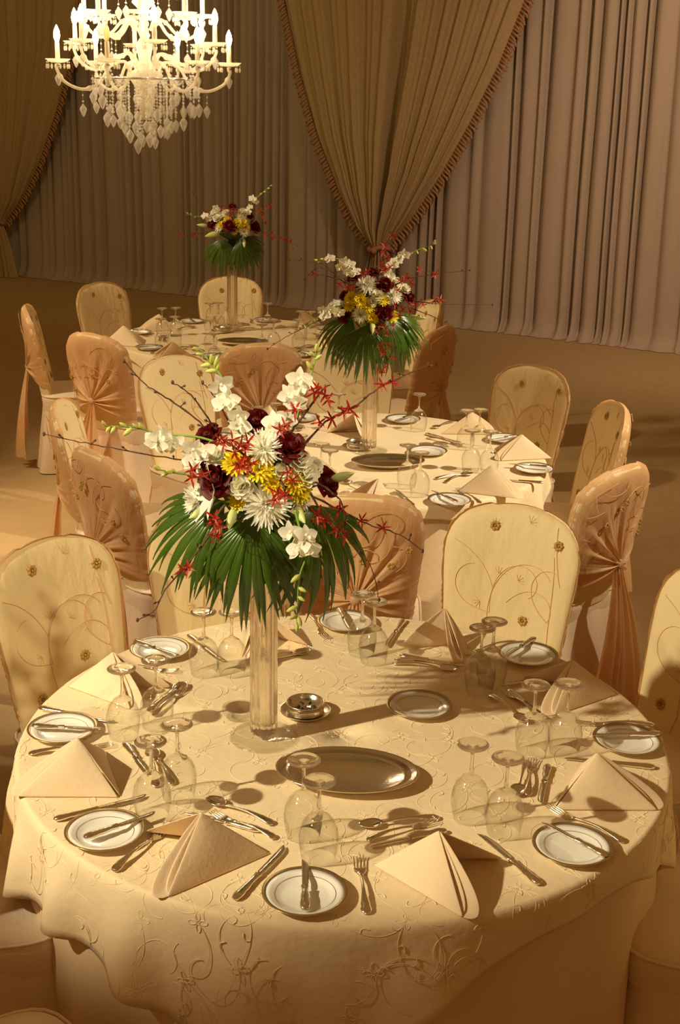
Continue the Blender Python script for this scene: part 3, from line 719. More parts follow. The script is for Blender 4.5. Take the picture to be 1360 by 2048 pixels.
for k, sp, df, dk in (('seven', ((557, 1655), (404, 1598)), ((560, 1683), (415, 1626)), ((522, 1665), (370, 1629))),
                      ('five', ((880, 1637), (716, 1657)), ((721, 1688), (882, 1641)), ((917, 1660), (711, 1703))),
                      ('four', ((1051, 1528), (1034, 1592)), ((1054, 1604), (1066, 1513)), ((1098, 1522), (1077, 1624))),
                      ('three', ((991, 1401), (1042, 1441)), ((1075, 1436), (1008, 1381)), ((1022, 1388), (1085, 1436))),
                      ('one', ((788, 1329), (912, 1343)), ((795, 1322), (905, 1332)), ((787, 1312), (936, 1337))),
                      ('twelve', ((500, 1338), (632, 1301)), ((520, 1322), (612, 1302)), ((505, 1330), (610, 1306))),
                      ('ten', ((283, 1436), (384, 1361)), ((300, 1441), (375, 1374)), ((296, 1427), (364, 1366))),
                      ('nine', ((312, 1580), (304, 1498)), ((338, 1560), (310, 1515)), ((250, 1491), (300, 1556)))):
    cutlery('spoon', *sp, 'silver dessert spoon above the napkin' + S_(k), z=TZ + 0.0025)
    cutlery('dfork', *df, 'silver dessert fork above the napkin' + S_(k), z=TZ + 0.0030)
    cutlery('dknife', *dk, 'silver dessert knife above the napkin' + S_(k), z=TZ + 0.0025)
napkin((402, 1626), (546, 1705), (332, 1797), None, 'pyramid napkin' + S_('seven') + ', its slit showing', 0.105)
napkin((878, 1662), (742, 1728), (928, 1838), None, 'pyramid napkin' + S_('five') + ', its slit showing', 0.105)
napkin((1195, 1506), (1104, 1620), (1318, 1621), None, 'pyramid napkin' + S_('four') + ', with a broad face', 0.105)
napkin((155, 1476), (242, 1595), (33, 1594), None, 'pyramid napkin' + S_('nine') + ', with a broad face', 0.105)
napkin((1146, 1320), (1238, 1388), (1106, 1432), None, 'pyramid napkin' + S_('three') + ', in the bouquet\'s shadow', 0.10)
napkin((226, 1304), (132, 1372), (262, 1420), (328, 1374), 'pyramid napkin' + S_('ten'), 0.10)
napkin((890, 1216), (935, 1285), (815, 1297), (928, 1325), 'napkin with two rolled lobes' + S_('one'), 0.10)
napkin((520, 1212), (500, 1262), (482, 1318), (612, 1287), 'two-lobed napkin half behind the column' + S_('twelve'), 0.10)
for k, a, c in (('nine', (301, 1484), (354, 1450)), ('ten', (243, 1338), (311, 1321)), ('twelve', (407, 1225), (463, 1225)), ('one', (726, 1189), (750, 1204)),
                ('three', (1072, 1371), (1138, 1369)), ('two', (965, 1257), (989, 1244)), ('four', (946, 1490), (1016, 1517)), ('six', (608, 1521), (639, 1563))):
    pair(a, c, S_(k))
plate((839, 1411), 'lone gold-rimmed plate without a knife beyond the oval silver dish')

def oval_dish(p, rx, ry, rot, lab):
    P_ = at_z(*p, TZ + 0.02); root = thing('oval_dish', lab, 'dish', 'oval silver dishes', (P_.x, P_.y, TZ + 0.002), rot); k = ry / rx
    def ov(pr): b = MB(); b.lathe([(r * rx, z) for r, z in pr], 80, sy=k); return b
    obj('bowl', ov([(0.0, 0.003), (0.45, 0.0035), (0.62, 0.006), (0.78, 0.014), (0.90, 0.022), (0.90, 0.020), (0.62, 0.003), (0.5, 0.0), (0.0, 0.001)]), M['silver'], root)
    obj('rim', ov([(0.895, 0.0215), (0.97, 0.0245), (1.0, 0.0255), (1.005, 0.024), (0.99, 0.022), (0.895, 0.0195)]), M['silver'], root)
oval_dish((694, 1543), 0.158, 0.102, math.radians(-6), 'oval silver dish full of reflections, before the front glass column')
oval_dish((776, 923), 0.150, 0.098, math.radians(8), 'oval silver dish on the middle table beside the glass column')
oval_dish((486, 683), 0.150, 0.095, 0.05, 'dark oval silver dish on the far table')
def ashtray(p, lab, sc_=1.0):
    P_ = at_z(*p, TZ + 0.01); root = thing('silver_ashtray', lab, 'ashtray', 'round silver ashtrays', (P_.x, P_.y, TZ + 0.002))
    b = MB(); b.lathe([(0, 0.004), (0.035, 0.004), (0.045, 0.005), (0.060, 0.011), (0.0625, 0.0125), (0.0625, 0.011), (0.047, 0.001), (0.03, 0.0), (0, 0.0)], 48); obj('saucer', b, M['silver'], root)
    b = MB(); b.lathe([(0, 0.019), (0.040, 0.019), (0.041, 0.030), (0.0455, 0.033), (0.0475, 0.0315), (0.046, 0.029), (0.044, 0.028), (0.043, 0.018), (0.045, 0.015), (0.045, 0.008), (0.040, 0.005)], 48); obj('insert', b, M['silver'], root)
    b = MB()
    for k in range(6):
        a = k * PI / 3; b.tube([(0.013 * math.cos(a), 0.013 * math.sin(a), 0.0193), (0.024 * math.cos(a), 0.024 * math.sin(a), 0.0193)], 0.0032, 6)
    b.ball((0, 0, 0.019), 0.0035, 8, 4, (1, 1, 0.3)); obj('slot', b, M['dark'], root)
ashtray((611, 1421), 'round silver ashtray with slotted grid beside the front glass column')
ashtray((714, 893), 'round silver ashtray behind the middle glass column')
ashtray((441, 662), 'shiny silver ashtray beside the far glass column')
P_ = at_z(480, 1434, TZ); b = MB(); b.lathe([(0, 0.004), (0.028, 0.005), (0.036, 0.012), (0.042, 0.024), (0.0435, 0.024), (0.040, 0.010), (0.034, 0.001), (0, 0.0)], 40)
tag(obj('glass_dish', b, M['glass'], loc=(P_.x, P_.y, TZ + 0.002)), 'small round clear glass dish half behind the front glass column', 'dish')

# --- middle and far tables: the same settings laid round the table
def setting(tkey, az, lab, parts, seed=0):
    (cx, cy), R = TABLES[tkey]; a = math.radians(az); out = Vector((math.cos(a), math.sin(a))); rt = Vector((-out.y, out.x))   # rt: the guest's right hand
    rnd = random.Random(seed); W = lambda x, y: (cx + out.x * (R - y) + rt.x * x, cy + out.y * (R - y) + rt.y * x)
    if 'p' in parts: plate(W(-0.20, 0.13), 'gold-rimmed bread plate' + lab, False); cutlery('butter', W(-0.24, 0.06), W(-0.16, 0.20), 'silver butter knife on the bread plate' + lab, ZP - 0.0035, px=False)
    if 'n' in parts:
        q = rnd.uniform(-0.3, 0.3); f = lambda x, y: W(x * math.cos(q) - y * math.sin(q), 0.13 + x * math.sin(q) + y * math.cos(q))
        napkin(f(0, 0.0), f(0.0, 0.06), f(-0.095, -0.06), f(0.095, -0.06), 'pyramid napkin' + lab, 0.10, False)
    if 'f' in parts: cutlery('fork', W(-0.10, 0.03), W(-0.10, 0.22), 'silver dinner fork' + lab, px=False)
    if 'k' in parts: cutlery('knife', W(0.12, 0.03), W(0.12, 0.23), 'silver dinner knife' + lab, px=False)
    if 'd' in parts:
        cutlery('spoon', W(0.09, 0.275), W(-0.08, 0.275), 'silver dessert spoon' + lab, TZ + 0.0025, px=False); cutlery('dfork', W(-0.08, 0.25), W(0.08, 0.25), 'silver dessert fork' + lab, px=False)
    if 'g' in parts: pair(W(0.13, 0.30), W(0.20, 0.25), lab, False)
ML = lambda k: f' at the {k} o\'clock setting of the middle table'
FL = lambda k: f' at the {k} o\'clock setting of the far table'
for k, p, h, t in (('five', (899, 1000), (917, 1008), (861, 982)), ('four', (1068, 937), (1104, 937), (1010, 929)), ('three', (1008, 877), (1030, 874), (985, 881)), ('twelve', (806, 838), (822, 832), (790, 844))):
    plate(p, 'gold-rimmed bread plate' + ML(k)); cutlery('butter', h, t, 'silver butter knife on the bread plate' + ML(k), z=ZP - 0.0035)
plate((856, 902), 'lone gold-rimmed plate between glasses on the middle table')
for k, h, t in (('five', (1083, 968), (985, 960)), ('four', (984, 866), (905, 868)), ('two', (857, 871), (915, 886)), ('seven', (820, 1008), (799, 988))):
    cutlery('knife', h, t, 'silver dinner knife' + ML(k))
for k, h, t in (('five', (970, 1014), (905, 975)), ('four', (888, 968), (938, 944)), ('two', (868, 880), (912, 889)), ('seven', (640, 1000), (694, 985))):
    cutlery('fork', h, t, 'silver dinner fork' + ML(k))
for k, h, t in (('five', (880, 958), (935, 951)), ('seven', (735, 985), (690, 965)), ('two', (905, 845), (868, 858))):
    cutlery('spoon', h, t, 'silver dessert spoon' + ML(k), z=TZ + 0.0025)
napkin((1044, 869), (1106, 917), (1000, 922), None, 'pyramid napkin before the lone chair' + ML('three'), 0.10)
napkin((983, 930), (912, 983), (1036, 998), None, 'pyramid napkin with broad bright face' + ML('four'), 0.10)
napkin((757, 957), (793, 1006), (712, 993), None, 'pyramid napkin above the rear chair back' + ML('six'), 0.10)
napkin((944, 824), (880, 868), (972, 862), None, 'pyramid napkin behind a pair of glasses' + ML('two'), 0.10)
napkin((708, 826), (745, 858), (665, 862), None, 'pyramid napkin behind the glass column' + ML('twelve'), 0.10)
for k, pr_ in (('twelve', ((839, 789), (678, 789))), ('two', ((934, 822), (961, 820))), ('three', ((945, 862), (982, 864))), ('five', ((816, 891), (842, 906))),
               ('seven', ((643, 889), (660, 902))), ('eleven', ((515, 815), (552, 808)))):
    pair(*pr_, ML(k), sc_=0.97)
setting('middle', 182, ML('nine'), 'pnfkd', 2); setting('middle', 219, ML('eight'), 'pnfkdg', 3); setting('middle', 134, ML('ten'), 'pnfkd', 4)
for az, k, pts in ((190, 'nine', 'pfd'), (237, 'seven', 'pfkd'), (279, 'six', 'pfkd'), (325, 'four', 'pnfkd'), (14, 'three', 'pnkd'), (55, 'one', 'pnfd'), (98, 'twelve', 'pfkd'), (142, 'ten', 'pfkd')):
    setting('far', az, FL(k), pts, az)
napkin((247, 651), (284, 694), (215, 690), None, 'pyramid napkin' + FL('nine'), 0.10)
napkin((345, 683), (392, 716), (316, 720), None, 'pyramid napkin with open slit' + FL('seven'), 0.10)
napkin((318, 628), (356, 660), (295, 652), None, 'pyramid napkin' + FL('ten'), 0.10)
napkin((452, 622), (490, 652), (440, 646), None, 'pyramid napkin behind the glass column' + FL('twelve'), 0.10)
for k, pr_ in (('ten', ((324, 617), (351, 616))), ('eight', ((322, 638), (349, 634))), ('twelve', ((420, 607), (437, 606))), ('seven', ((421, 641), (428, 668))),
               ('one', ((535, 607), (548, 640))), ('three', ((602, 623), (622, 624))), ('five', ((597, 640), (524, 650)))):
    pair(*pr_, FL(k))

# ------------------------------------------------------------------ tall glass columns
def vase(p, H, lab):
    P_ = at_z(*p, TZ); root = thing('glass_column_vase', lab, 'vase', 'tall glass column vases', (P_.x, P_.y, TZ + 0.002))
    b = MB(); b.lathe([(0, 0.0), (0.076, 0.0), (0.080, 0.003), (0.078, 0.006), (0.05, 0.009), (0.036, 0.016), (0.0, 0.018)], 64); obj('foot', b, M['glass'], root)
    b = MB(); b.lathe([(0, 0.018), (0.029, 0.018), (0.0305, 0.030), (0.0300, H - 0.02), (0.034, H), (0.030, H), (0.0260, H - 0.02), (0.0260, 0.050), (0.024, 0.040), (0.0, 0.038)], 72, flute=13, fl=0.06)
    obj('column', b, M['vase_glass'], root)
    return Vector((P_.x, P_.y, TZ + H))

# ------------------------------------------------------------------ flowers
def petal(b, L, w_, base, dirv, up, curl=0.0, cup=0.0, tipw=0.0, n=6, start=0.15):
    """a petal from base along dirv, its face towards up"""
    base = Vector(base); d = Vector(dirv).normalized(); u = Vector(up); u = (u - d * u.dot(d)).normalized(); s_ = d.cross(u); P = []
    for i in range(n + 1):
        t = i / n; hw = w_ * (start + (1 - start) * math.sin(PI * min(1, t * 0.95 + 0.02)) ** 0.8) * (1 - t ** 6 * (1 - tipw)); c = base + d * (L * t) + u * (curl * L * t * t)
        P.append([tuple(c - s_ * hw + u * cup * hw), tuple(c), tuple(c + s_ * hw + u * cup * hw)])
    b.grid(P)
def ring_dirs(n, tilt, ph=0.0):
    return [(Vector((math.cos(ph + 2 * PI * k / n) * math.cos(tilt), math.sin(ph + 2 * PI * k / n) * math.cos(tilt), math.sin(tilt)))) for k in range(n)]
def m_rose(seed):
    rnd = random.Random(seed); b = MB(); R = 0.030
    for ly, (n, rad, h, tl) in enumerate(((3, 0.006, 0.040, 1.5), (4, 0.011, 0.041, 1.42), (5, 0.017, 0.040, 1.30), (5, 0.023, 0.036, 1.12), (5, 0.027, 0.030, 0.85))):
        for k in range(n):
            a = 2 * PI * k / n + ly * 0.7 + rnd.uniform(-0.1, 0.1); P = []; wd = 2 * PI / n * 0.78
            for i in range(6):
                t = i / 5; row = []
                for j in range(9):
                    q = j / 8 * 2 - 1; aa = a + q * wd * (0.35 + 0.65 * math.sin(PI * min(1, t * 0.75 + 0.2))); rr = rad * (0.35 + 0.65 * t ** 0.6) + 0.0025 * q + (0.005 + 0.0015 * ly) * max(0, t - 0.75) * 4 * (0.4 + 0.2 * ly)
                    row.append((rr * math.cos(aa), rr * math.sin(aa), h * t * (1 - 0.10 * q * q) * (1.0 - (0.22 if t == 1 and ly > 2 else 0)) - 0.012))
                P.append(row)
            b.grid(P)
    b.ball((0, 0, 0.005), 0.017, 10, 8, (1, 1, 1.2)); return b.mesh('rose', M['rose'])
def m_chrys(seed, R=0.05, layers=((34, 0.0), (30, 0.30), (26, 0.62), (18, 0.98), (10, 1.3)), w_=0.0032, material='white', curl=0.18):
    rnd = random.Random(seed); b = MB()
    for li, (n, t) in enumerate(layers):
        for d in ring_dirs(n, t, rnd.uniform(0, 1)):
            d = (d + Vector((rnd.uniform(-.1, .1), rnd.uniform(-.1, .1), rnd.uniform(-.1, .1)))).normalized()
            petal(b, R * rnd.uniform(0.85, 1.08) * (1 - 0.10 * li), w_, d * 0.006, d, (0, 0, 1) if t < 1 else (1, 0, 0), curl * rnd.uniform(0.4, 1.4), 0.4, 0.5, 4, 0.5)
    return b.mesh('chrysanthemum', M[material])
def m_orchid(seed):
    rnd = random.Random(seed); b = MB()
    for a, L, w_ in ((PI / 2, 0.026, 0.008), (PI * 7 / 6, 0.025, 0.0075), (-PI / 6, 0.025, 0.0075), (PI * 0.93, 0.027, 0.013), (PI * 0.07, 0.027, 0.013)):
        a += rnd.uniform(-.08, .08); petal(b, L, w_, (0, 0, 0), (math.cos(a), math.sin(a), 0.28), (0, 0, 1), -0.22, 0.25, 0.35, 7, 0.3)
    petal(b, 0.018, 0.007, (0, 0, 0.002), (0, -1, 0.9), (0, 0.7, 1), 0.3, 0.8, 0.6, 5, 0.5); b.ball((0, 0.002, 0.004), 0.004, 8, 6); return b.mesh('blossom', M['orchid'])
def m_mokara(seed):
    rnd = random.Random(seed); b = MB()
    for a, L in ((PI / 2, 0.022), (PI * 0.86, 0.019), (PI * 0.14, 0.019), (PI * 1.32, 0.024), (PI * 1.68, 0.024)):
        a += rnd.uniform(-.15, .15); petal(b, L, 0.0024, (0, 0, 0), (math.cos(a), math.sin(a), 0.35 + rnd.uniform(-.25, .35)), (0, 0, 1), rnd.uniform(-0.4, 0.2), 0.3, 0.5, 6, 0.25)
    petal(b, 0.009, 0.003, (0, 0, 0), (0, -0.5, 1), (0, 1, 0), 0.3, 0.5, 0.5, 3, 0.5); return b.mesh('blossom', M['red'])
def m_bud(): b = MB(); b.lathe([(0, 0), (0.0035, 0.003), (0.0062, 0.010), (0.0055, 0.019), (0.003, 0.026), (0, 0.029)], 10); return b.mesh('bud', M['bud'])
def m_lily(): b = MB(); b.lathe([(0, 0), (0.006, 0.006), (0.0125, 0.026), (0.014, 0.042), (0.010, 0.062), (0.0035, 0.078), (0, 0.084)], 12, flute=3, fl=0.10); return b.mesh('lily_bud', M['lily'])
def m_daisy(seed):
    me = m_chrys(seed, 0.030, ((18, 0.1), (16, 0.4), (12, 0.8), (8, 1.2)), 0.0042, 'yellow', 0.1); return me
def m_openlily():
    b = MB()
    for k in range(6): 
        a = k * PI / 3; petal(b, 0.085, 0.017, (0, 0, 0), (math.cos(a), math.sin(a), 1.0), (-math.cos(a), -math.sin(a), 1), -0.25, 0.3, 0.2, 9, 0.25)
    return b.mesh('open_lily', M['white'])
def m_carnation(seed):
    rnd = random.Random(seed); b = MB()
    for t, n in ((0.2, 9), (0.6, 9), (1.0, 7), (1.35, 4)):
        for d in ring_dirs(n, t, rnd.uniform(0, 1)): petal(b, 0.026, 0.011, d * 0.004, d, (0, 0, 1) if t < 1.2 else (1, 0, 0), 0.15, 0.3, 0.8, 5, 0.3)
    return b.mesh('carnation', M['orchid'])
def m_fan(seed, n=19, L=0.235, spread=2.1, droop=0.85):
    """palm fan: hub at the origin, axis +X, face +Z, tips drooping along -Z"""
    rnd = random.Random(seed); b = MB()
    for k in range(n):
        q = (k + 0.5) / n * 2 - 1; a = q * spread / 2; ln = L * (1 - 0.16 * abs(q) ** 2) * rnd.uniform(0.92, 1.04); st = spread / n * 0.60; P = []
        dr = droop * rnd.uniform(0.85, 1.15)
        for i in range(13):
            t = i / 12; r = ln * t; wd = r * st if t < 0.55 else 0.55 * st * L * (1 - ((t - 0.55) / 0.45) ** 1.5) + 0.0001
            ca, sa = math.cos(a + 0.03 * math.sin(k * 3.3) * t), math.sin(a + 0.03 * math.sin(k * 3.3) * t); z = -dr * r * r / L * 0.9; rr = r * (1 - 0.16 * dr * t * t)
            fold = 0.0035 * min(1, t * 3)
            P.append([(rr * ca + wd * sa, rr * sa - wd * ca, z - fold), (rr * ca, rr * sa, z + fold * 0.6), (rr * ca - wd * sa, rr * sa + wd * ca, z - fold)])
        b.grid(P)
    return b.mesh('leaf_fan', M['leaf'])
FM = {'rose': [m_rose(k) for k in range(3)], 'chrys': [m_chrys(k) for k in range(2)], 'daisy': [m_daisy(k) for k in range(2)], 'orchid': [m_orchid(k) for k in range(3)],
      'mokara': [m_mokara(k) for k in range(3)], 'bud': [m_bud()], 'lily': [m_lily()], 'openlily': [m_openlily()], 'carn': [m_carnation(k) for k in range(2)], 'fan': [m_fan(k) for k in range(3)]}
WORD = {'rose': ('rose', 'dark crimson rose', 'rose', 'dark roses'), 'chrys': ('white_chrysanthemum', 'shaggy white chrysanthemum', 'flower', 'white chrysanthemums'),
        'daisy': ('yellow_chrysanthemum', 'small yellow chrysanthemum', 'flower', 'yellow chrysanthemums'), 'lily': ('lily_bud', 'closed green lily bud', 'lily bud', 'lily buds'),
        'openlily': ('white_lily', 'open white lily', 'lily', 'white lilies'), 'carn': ('white_carnation', 'ruffled white flower', 'flower', 'ruffled white flowers')}
def clock(dx, dz):
    h = round((math.degrees(math.atan2(dx, dz)) % 360) / 30) % 12
    return ['twelve', 'one', 'two', 'three', 'four', 'five', 'six', 'seven', 'eight', 'nine', 'ten', 'eleven'][h]
def q_to(d, spin=0.0):
    return Vector(d).to_track_quat('Z', 'Y') @ Matrix.Rotation(spin, 4, 'Z').to_quaternion()
SEEN = set()
class Bouquet:
    def __init__(self, key, top, cpx, R):
        self.key, self.top, self.R = key, top, R; self.y0 = top.y; self.c = at_y(*cpx, top.y); self.rnd = random.Random(len(key))
        self.foc = self.c + Vector((0, 0.0, -0.05))
        b = MB(); P = []
        for i in range(13):
            t = PI * i / 12
            P.append([tuple(Vector((math.sin(t) * math.cos(a) * R * 0.72, math.sin(t) * math.sin(a) * R * 0.6, -math.cos(t) * R * 0.55)) * (1 + 0.16 * nz(3 * math.cos(a) + 7, 3 * math.sin(a), 4 * t))) for a in [2 * PI * k / 24 for k in range(24)]])
        b.grid(P, close_v=True); z0 = top.z - self.c.z
        b.tube([(top.x - self.c.x, 0, z0 - 0.03), (top.x - self.c.x, 0, -R * 0.4)], 0.024, 10)
        tag(obj('foliage_filling', b, M['moss'], loc=self.c), f'dark mossy filling inside the {key} bouquet', 'foliage')
    def pos(self, px, depth=None):
        p = at_y(*px, self.y0); q = p - self.c; r = math.hypot(q.x, q.z)
        dy = -math.sqrt(max(0.0, (self.R * 1.05) ** 2 - min(r, self.R) ** 2)) * 0.85 if depth is None else depth
        return at_y(*px, self.y0 + dy)
    def lab(self, what, px, extra=''):
        p = at_y(*px, self.y0) - self.c; r = math.hypot(p.x, p.z)
        where = 'in the heart' if r < 0.03 else f"at {clock(p.x, p.z)} o'clock" + (', close in,' if r < 0.085 else (', far out,' if r > 0.17 else ''))
        s = f'{what} {where} of the {self.key} bouquet'
        for e in ('', ', higher', ', lower', ', deepest', ', smallest', ', peeping out'):
            if s + e not in SEEN: s += e; break
        SEEN.add(s); return s
    def flower(self, kind, px, sc_=1.0, d=None, depth=None, stem=True):
        p = self.pos(px, depth); dirv = (p - self.foc).normalized() if d is None else Vector(d).normalized()
        if d is None: dirv = (dirv + Vector((0, -0.45, 0.12))).normalized()
        nm, ds, cat, grp = WORD[kind]; me = FM[kind][self.rnd.randrange(len(FM[kind]))]
        o = link(nm, me, None, p, q_to(dirv, self.rnd.uniform(0, 6)), sc_); tag(o, self.lab(ds, px), cat, f'{grp} in the {self.key} bouquet')
        b = MB(); e = o.rotation_quaternion.inverted() @ (self.foc - p) / sc_
        b.tube([(0, 0, 0), (0, 0, -0.02), tuple(e * 0.8)], [0.004, 0.0025, 0.002], 6); obj('stem', b, M['stem'], o)
        return o
    def path(self, pts, depth0, depth1):
        out = []; n = len(pts)
        for i, q in enumerate(pts): out.append(at_y(*q, self.y0 + lerp(depth0, depth1, i / (n - 1))))
        # catmull smoothing
        res = []
        for i in range(n - 1):
            p0, p1, p2, p3 = out[max(i - 1, 0)], out[i], out[i + 1], out[min(i + 2, n - 1)]
            for k in range(6):
                t = k / 6; res.append(0.5 * ((2 * p1) + (p2 - p0) * t + (2 * p0 - 5 * p1 + 4 * p2 - p3) * t * t + (3 * p1 - p0 - 3 * p2 + p3) * t ** 3))
        res.append(out[-1]); return res
    def spray(self, stem, blossoms, buds, d0=-0.05, d1=-0.08, sc_=1.0, kind='orchid', ds='white orchid spray with green buds', nm='orchid_spray'):
        P = self.path(stem, d0, d1); base = P[0]; root = thing(nm, self.lab(ds, stem[-1]), 'orchid', f"{'white' if kind == 'orchid' else 'red'} orchid sprays in the {self.key} bouquet", base)
        b = MB(); b.tube([tuple(p - base) for p in P], [0.0032 - 0.0018 * i / len(P) for i in range(len(P))], 6); obj('stem', b, M['stem'] if kind == 'orchid' else M['twig'], root)
        st2d = stem
        def near(px):
            best = min(range(len(P)), key=lambda i: (P[i].x - at_y(*px, P[i].y).x) ** 2 + (P[i].z - at_y(*px, P[i].y).z) ** 2); return P[best]
        for px in blossoms:
            q = near(px); p = at_y(*px, q.y - 0.015 + self.rnd.uniform(-.02, .005)); d = Vector((self.rnd.uniform(-.6, .6), -1, self.rnd.uniform(-.3, .5))) + (p - q) * 12
            o = link('blossom', FM[kind][self.rnd.randrange(3)], root, p - base, q_to(d, self.rnd.uniform(-.5, .5) if kind == 'orchid' else self.rnd.uniform(0, 6)), sc_ * self.rnd.uniform(0.85, 1.1))
            b = MB(); b.tube([tuple(p - base), tuple(q.lerp(p, 0.4) - base + Vector((0, 0, 0.006))), tuple(q - base)], 0.0012, 5, False); obj('stalk', b, M['stem'] if kind == 'orchid' else M['red'], o, rot=None)
            so = [x for x in bpy.data.objects if False]
            ch = bpy.data.objects[-1] if False else None
            st = C.objects[-1]; st.matrix_parent_inverse = (Matrix.Translation(p - base) @ o.rotation_quaternion.to_matrix().to_4x4() @ Matrix.Diagonal((*o.scale, 1))).inverted()
        for px in buds:
            q = near(px); p = at_y(*px, q.y - 0.005); d = (p - q); d = d.normalized() if d.length > 0.003 else Vector((0, 0, 1)); e = (P[-1] - P[-6]).normalized()
            k = 0.55 + 0.4 * self.rnd.random()
            link('bud', FM['bud'][0], root, q - base, q_to(d + e * 0.8), sc_ * k)
        return root
    def twig(self, stem, buds=(), d0=-0.03, d1=-0.06, reds=(), r=0.0024, sc_=1.0):
        P = self.path(stem, d0, d1); base = P[0]; b = MB(); n = len(P)
        P2 = [p + Vector((0.002 * nz(i * .9, 1), 0.002 * nz(i * .9, 5), 0.003 * nz(i * .9, 9))) for i, p in enumerate(P)]
        b.tube([tuple(p - base) for p in P2], [r * (1 - 0.6 * i / n) * (1.35 if i % 6 == 3 else 1) for i in range(n)], 6)
        for i in range(5, n, 5):
            p = P2[i] - base; dd = Vector((self.rnd.uniform(-1, 1), self.rnd.uniform(-1, 0), self.rnd.uniform(0, 1))).normalized(); b.tube([tuple(p), tuple(p + dd * 0.012)], [0.0016, 0.0008], 5); b.ball(tuple(p + dd * 0.013), 0.0028, 6, 5, (1, 1, 1.6), dd)
        b.ball(tuple(P2[-1] - base), 0.0034, 6, 5, (1, 1, 1.5))
        if not reds:
            o = obj('bare_twig', b, M['twig'], loc=base); tag(o, self.lab('thin bare budding twig', stem[-1]), 'twig', f'twigs in the {self.key} bouquet'); return o
        root = thing('flowering_twig', self.lab('dark twig with red orchid blossoms', stem[-1]), 'twig', f'twigs in the {self.key} bouquet', base)
        obj('stem', b, M['twig'], root)
        for px in reds:
            q = min(P2, key=lambda s_: (s_.x - at_y(*px, s_.y).x) ** 2 + (s_.z - at_y(*px, s_.y).z) ** 2); p = at_y(*px, q.y - 0.006)
            link('blossom', FM['mokara'][self.rnd.randrange(3)], root, p - base, q_to((self.rnd.uniform(-.7, .7), -1, self.rnd.uniform(-.2, .6)), self.rnd.uniform(0, 6)), sc_ * self.rnd.uniform(0.9, 1.15))
        return root
    def fan(self, hub, depth, axis, face, sc_=1.0, k=0):
        p = at_y(*hub, self.y0 + depth); X = Vector(axis).normalized(); Z = Vector(face); Z = (Z - X * Z.dot(X)).normalized(); Y = Z.cross(X)
        mt = Matrix((X, Y, Z)).transposed(); tipx = Vector((axis[0], 0, axis[2]))
        ds = f"glossy green palm fan spreading towards {clock(axis[0], axis[2] - 0.01)} o'clock under the {self.key} bouquet"
        while ds in SEEN: ds = ds.replace('palm fan', 'palm fan tucked behind', 1) if 'tucked' not in ds else ds + ' rim'
        SEEN.add(ds)
        o = link('palm_leaf', None, None, p, mt.to_quaternion(), sc_); tag(o, ds, 'palm leaf', f'palm fans of the {self.key} bouquet')
        link('leaf_fan', FM['fan'][k % 3], o)
        b = MB(); e = mt.transposed() @ (self.top + Vector((0, 0, 0.0)) - p) / sc_; b.tube([(0, 0, 0), tuple(e)], 0.0035, 6); obj('stalk', b, M['stem'], o)
        return o

# ---- front bouquet
V1 = vase((527, 1477), 0.46, 'tall fluted glass column on a round foot carrying the front bouquet')
B1 = Bouquet('front', V1, (525, 965), 0.135)
for hub, dep, ax, fc, s_, k in (((505, 1035), -0.09, (-0.05, -0.55, -0.75), (0, -1, 0.55), 1.0, 0), ((450, 1005), -0.05, (-0.90, -0.30, -0.38), (-0.25, -0.8, 0.7), 1.0, 1), ((620, 1010), -0.05, (0.55, -0.35, -0.80), (0.5, -0.85, 0.4), 1.08, 2),
                                ((525, 1010), 0.06, (0.7, 0.6, -0.45), (0, 0.6, 1), 0.85, 0), ((515, 1010), 0.06, (-0.7, 0.6, -0.45), (0, 0.6, 1), 0.85, 2)):
    B1.fan(hub, dep, ax, fc, s_, k)
for px, s_ in (((420, 876), 0.85), ((512, 850), 0.95), ((577, 898), 0.98), ((438, 962), 1.12), ((648, 966), 0.92), ((402, 940), 0.5)): B1.flower('rose', px, s_)
for px, s_ in (((527, 898), 0.85), ((533, 1008), 1.05), ((398, 1000), 0.8), ((600, 1000), 0.5)): B1.flower('chrys', px, s_)
B1.flower('openlily', (440, 985), 0.95, d=(-1, -0.5, 0.15), depth=-0.08)
for px, s_ in (((474, 926), 1.0), ((520, 938), 1.0), ((478, 1000), 0.75), ((590, 965), 0.9), ((600, 985), 0.8), ((545, 965), 0.8)): B1.flower('daisy', px, s_)
for px, s_ in (((485, 975), 1.0), ((608, 950), 1.15), ((598, 925), 1.0), ((440, 915), 0.9), ((625, 935), 0.8), ((480, 860), 0.8), ((562, 945), 0.7), ((470, 890), 0.8)): B1.flower('carn', px, s_)
for px, d in (((470, 1010), (-0.2, -0.9, -0.7)), ((428, 1010), (-1, -0.5, -0.45)), ((590, 1010), (0.4, -0.9, -0.4)), ((655, 960), (1, -0.2, 0.35))): B1.flower('lily', px, 0.75, d=d)
B1.spray([(500, 900), (490, 850), (455, 775), (430, 735), (398, 700)], [(447, 810), (475, 832), (457, 800), (442, 770), (480, 850)], [(425, 750), (415, 740), (445, 735), (440, 730), (402, 712), (436, 718), (398, 702), (428, 725)], -0.06, -0.02)
B1.spray([(460, 895), (400, 875), (330, 868), (265, 855), (205, 852)], [(320, 872), (350, 888), (385, 900), (312, 885), (410, 905)], [(215, 845), (260, 875), (235, 880), (275, 850), (250, 848), (222, 862), (290, 850)], -0.06, -0.08)
B1.spray([(560, 900), (590, 850), (605, 790), (625, 740), (632, 705)], [(578, 790), (598, 760), (592, 808), (612, 775), (572, 840), (548, 845), (545, 870)], [(617, 738), (625, 715), (640, 720), (645, 702), (632, 700)], -0.06, -0.03)
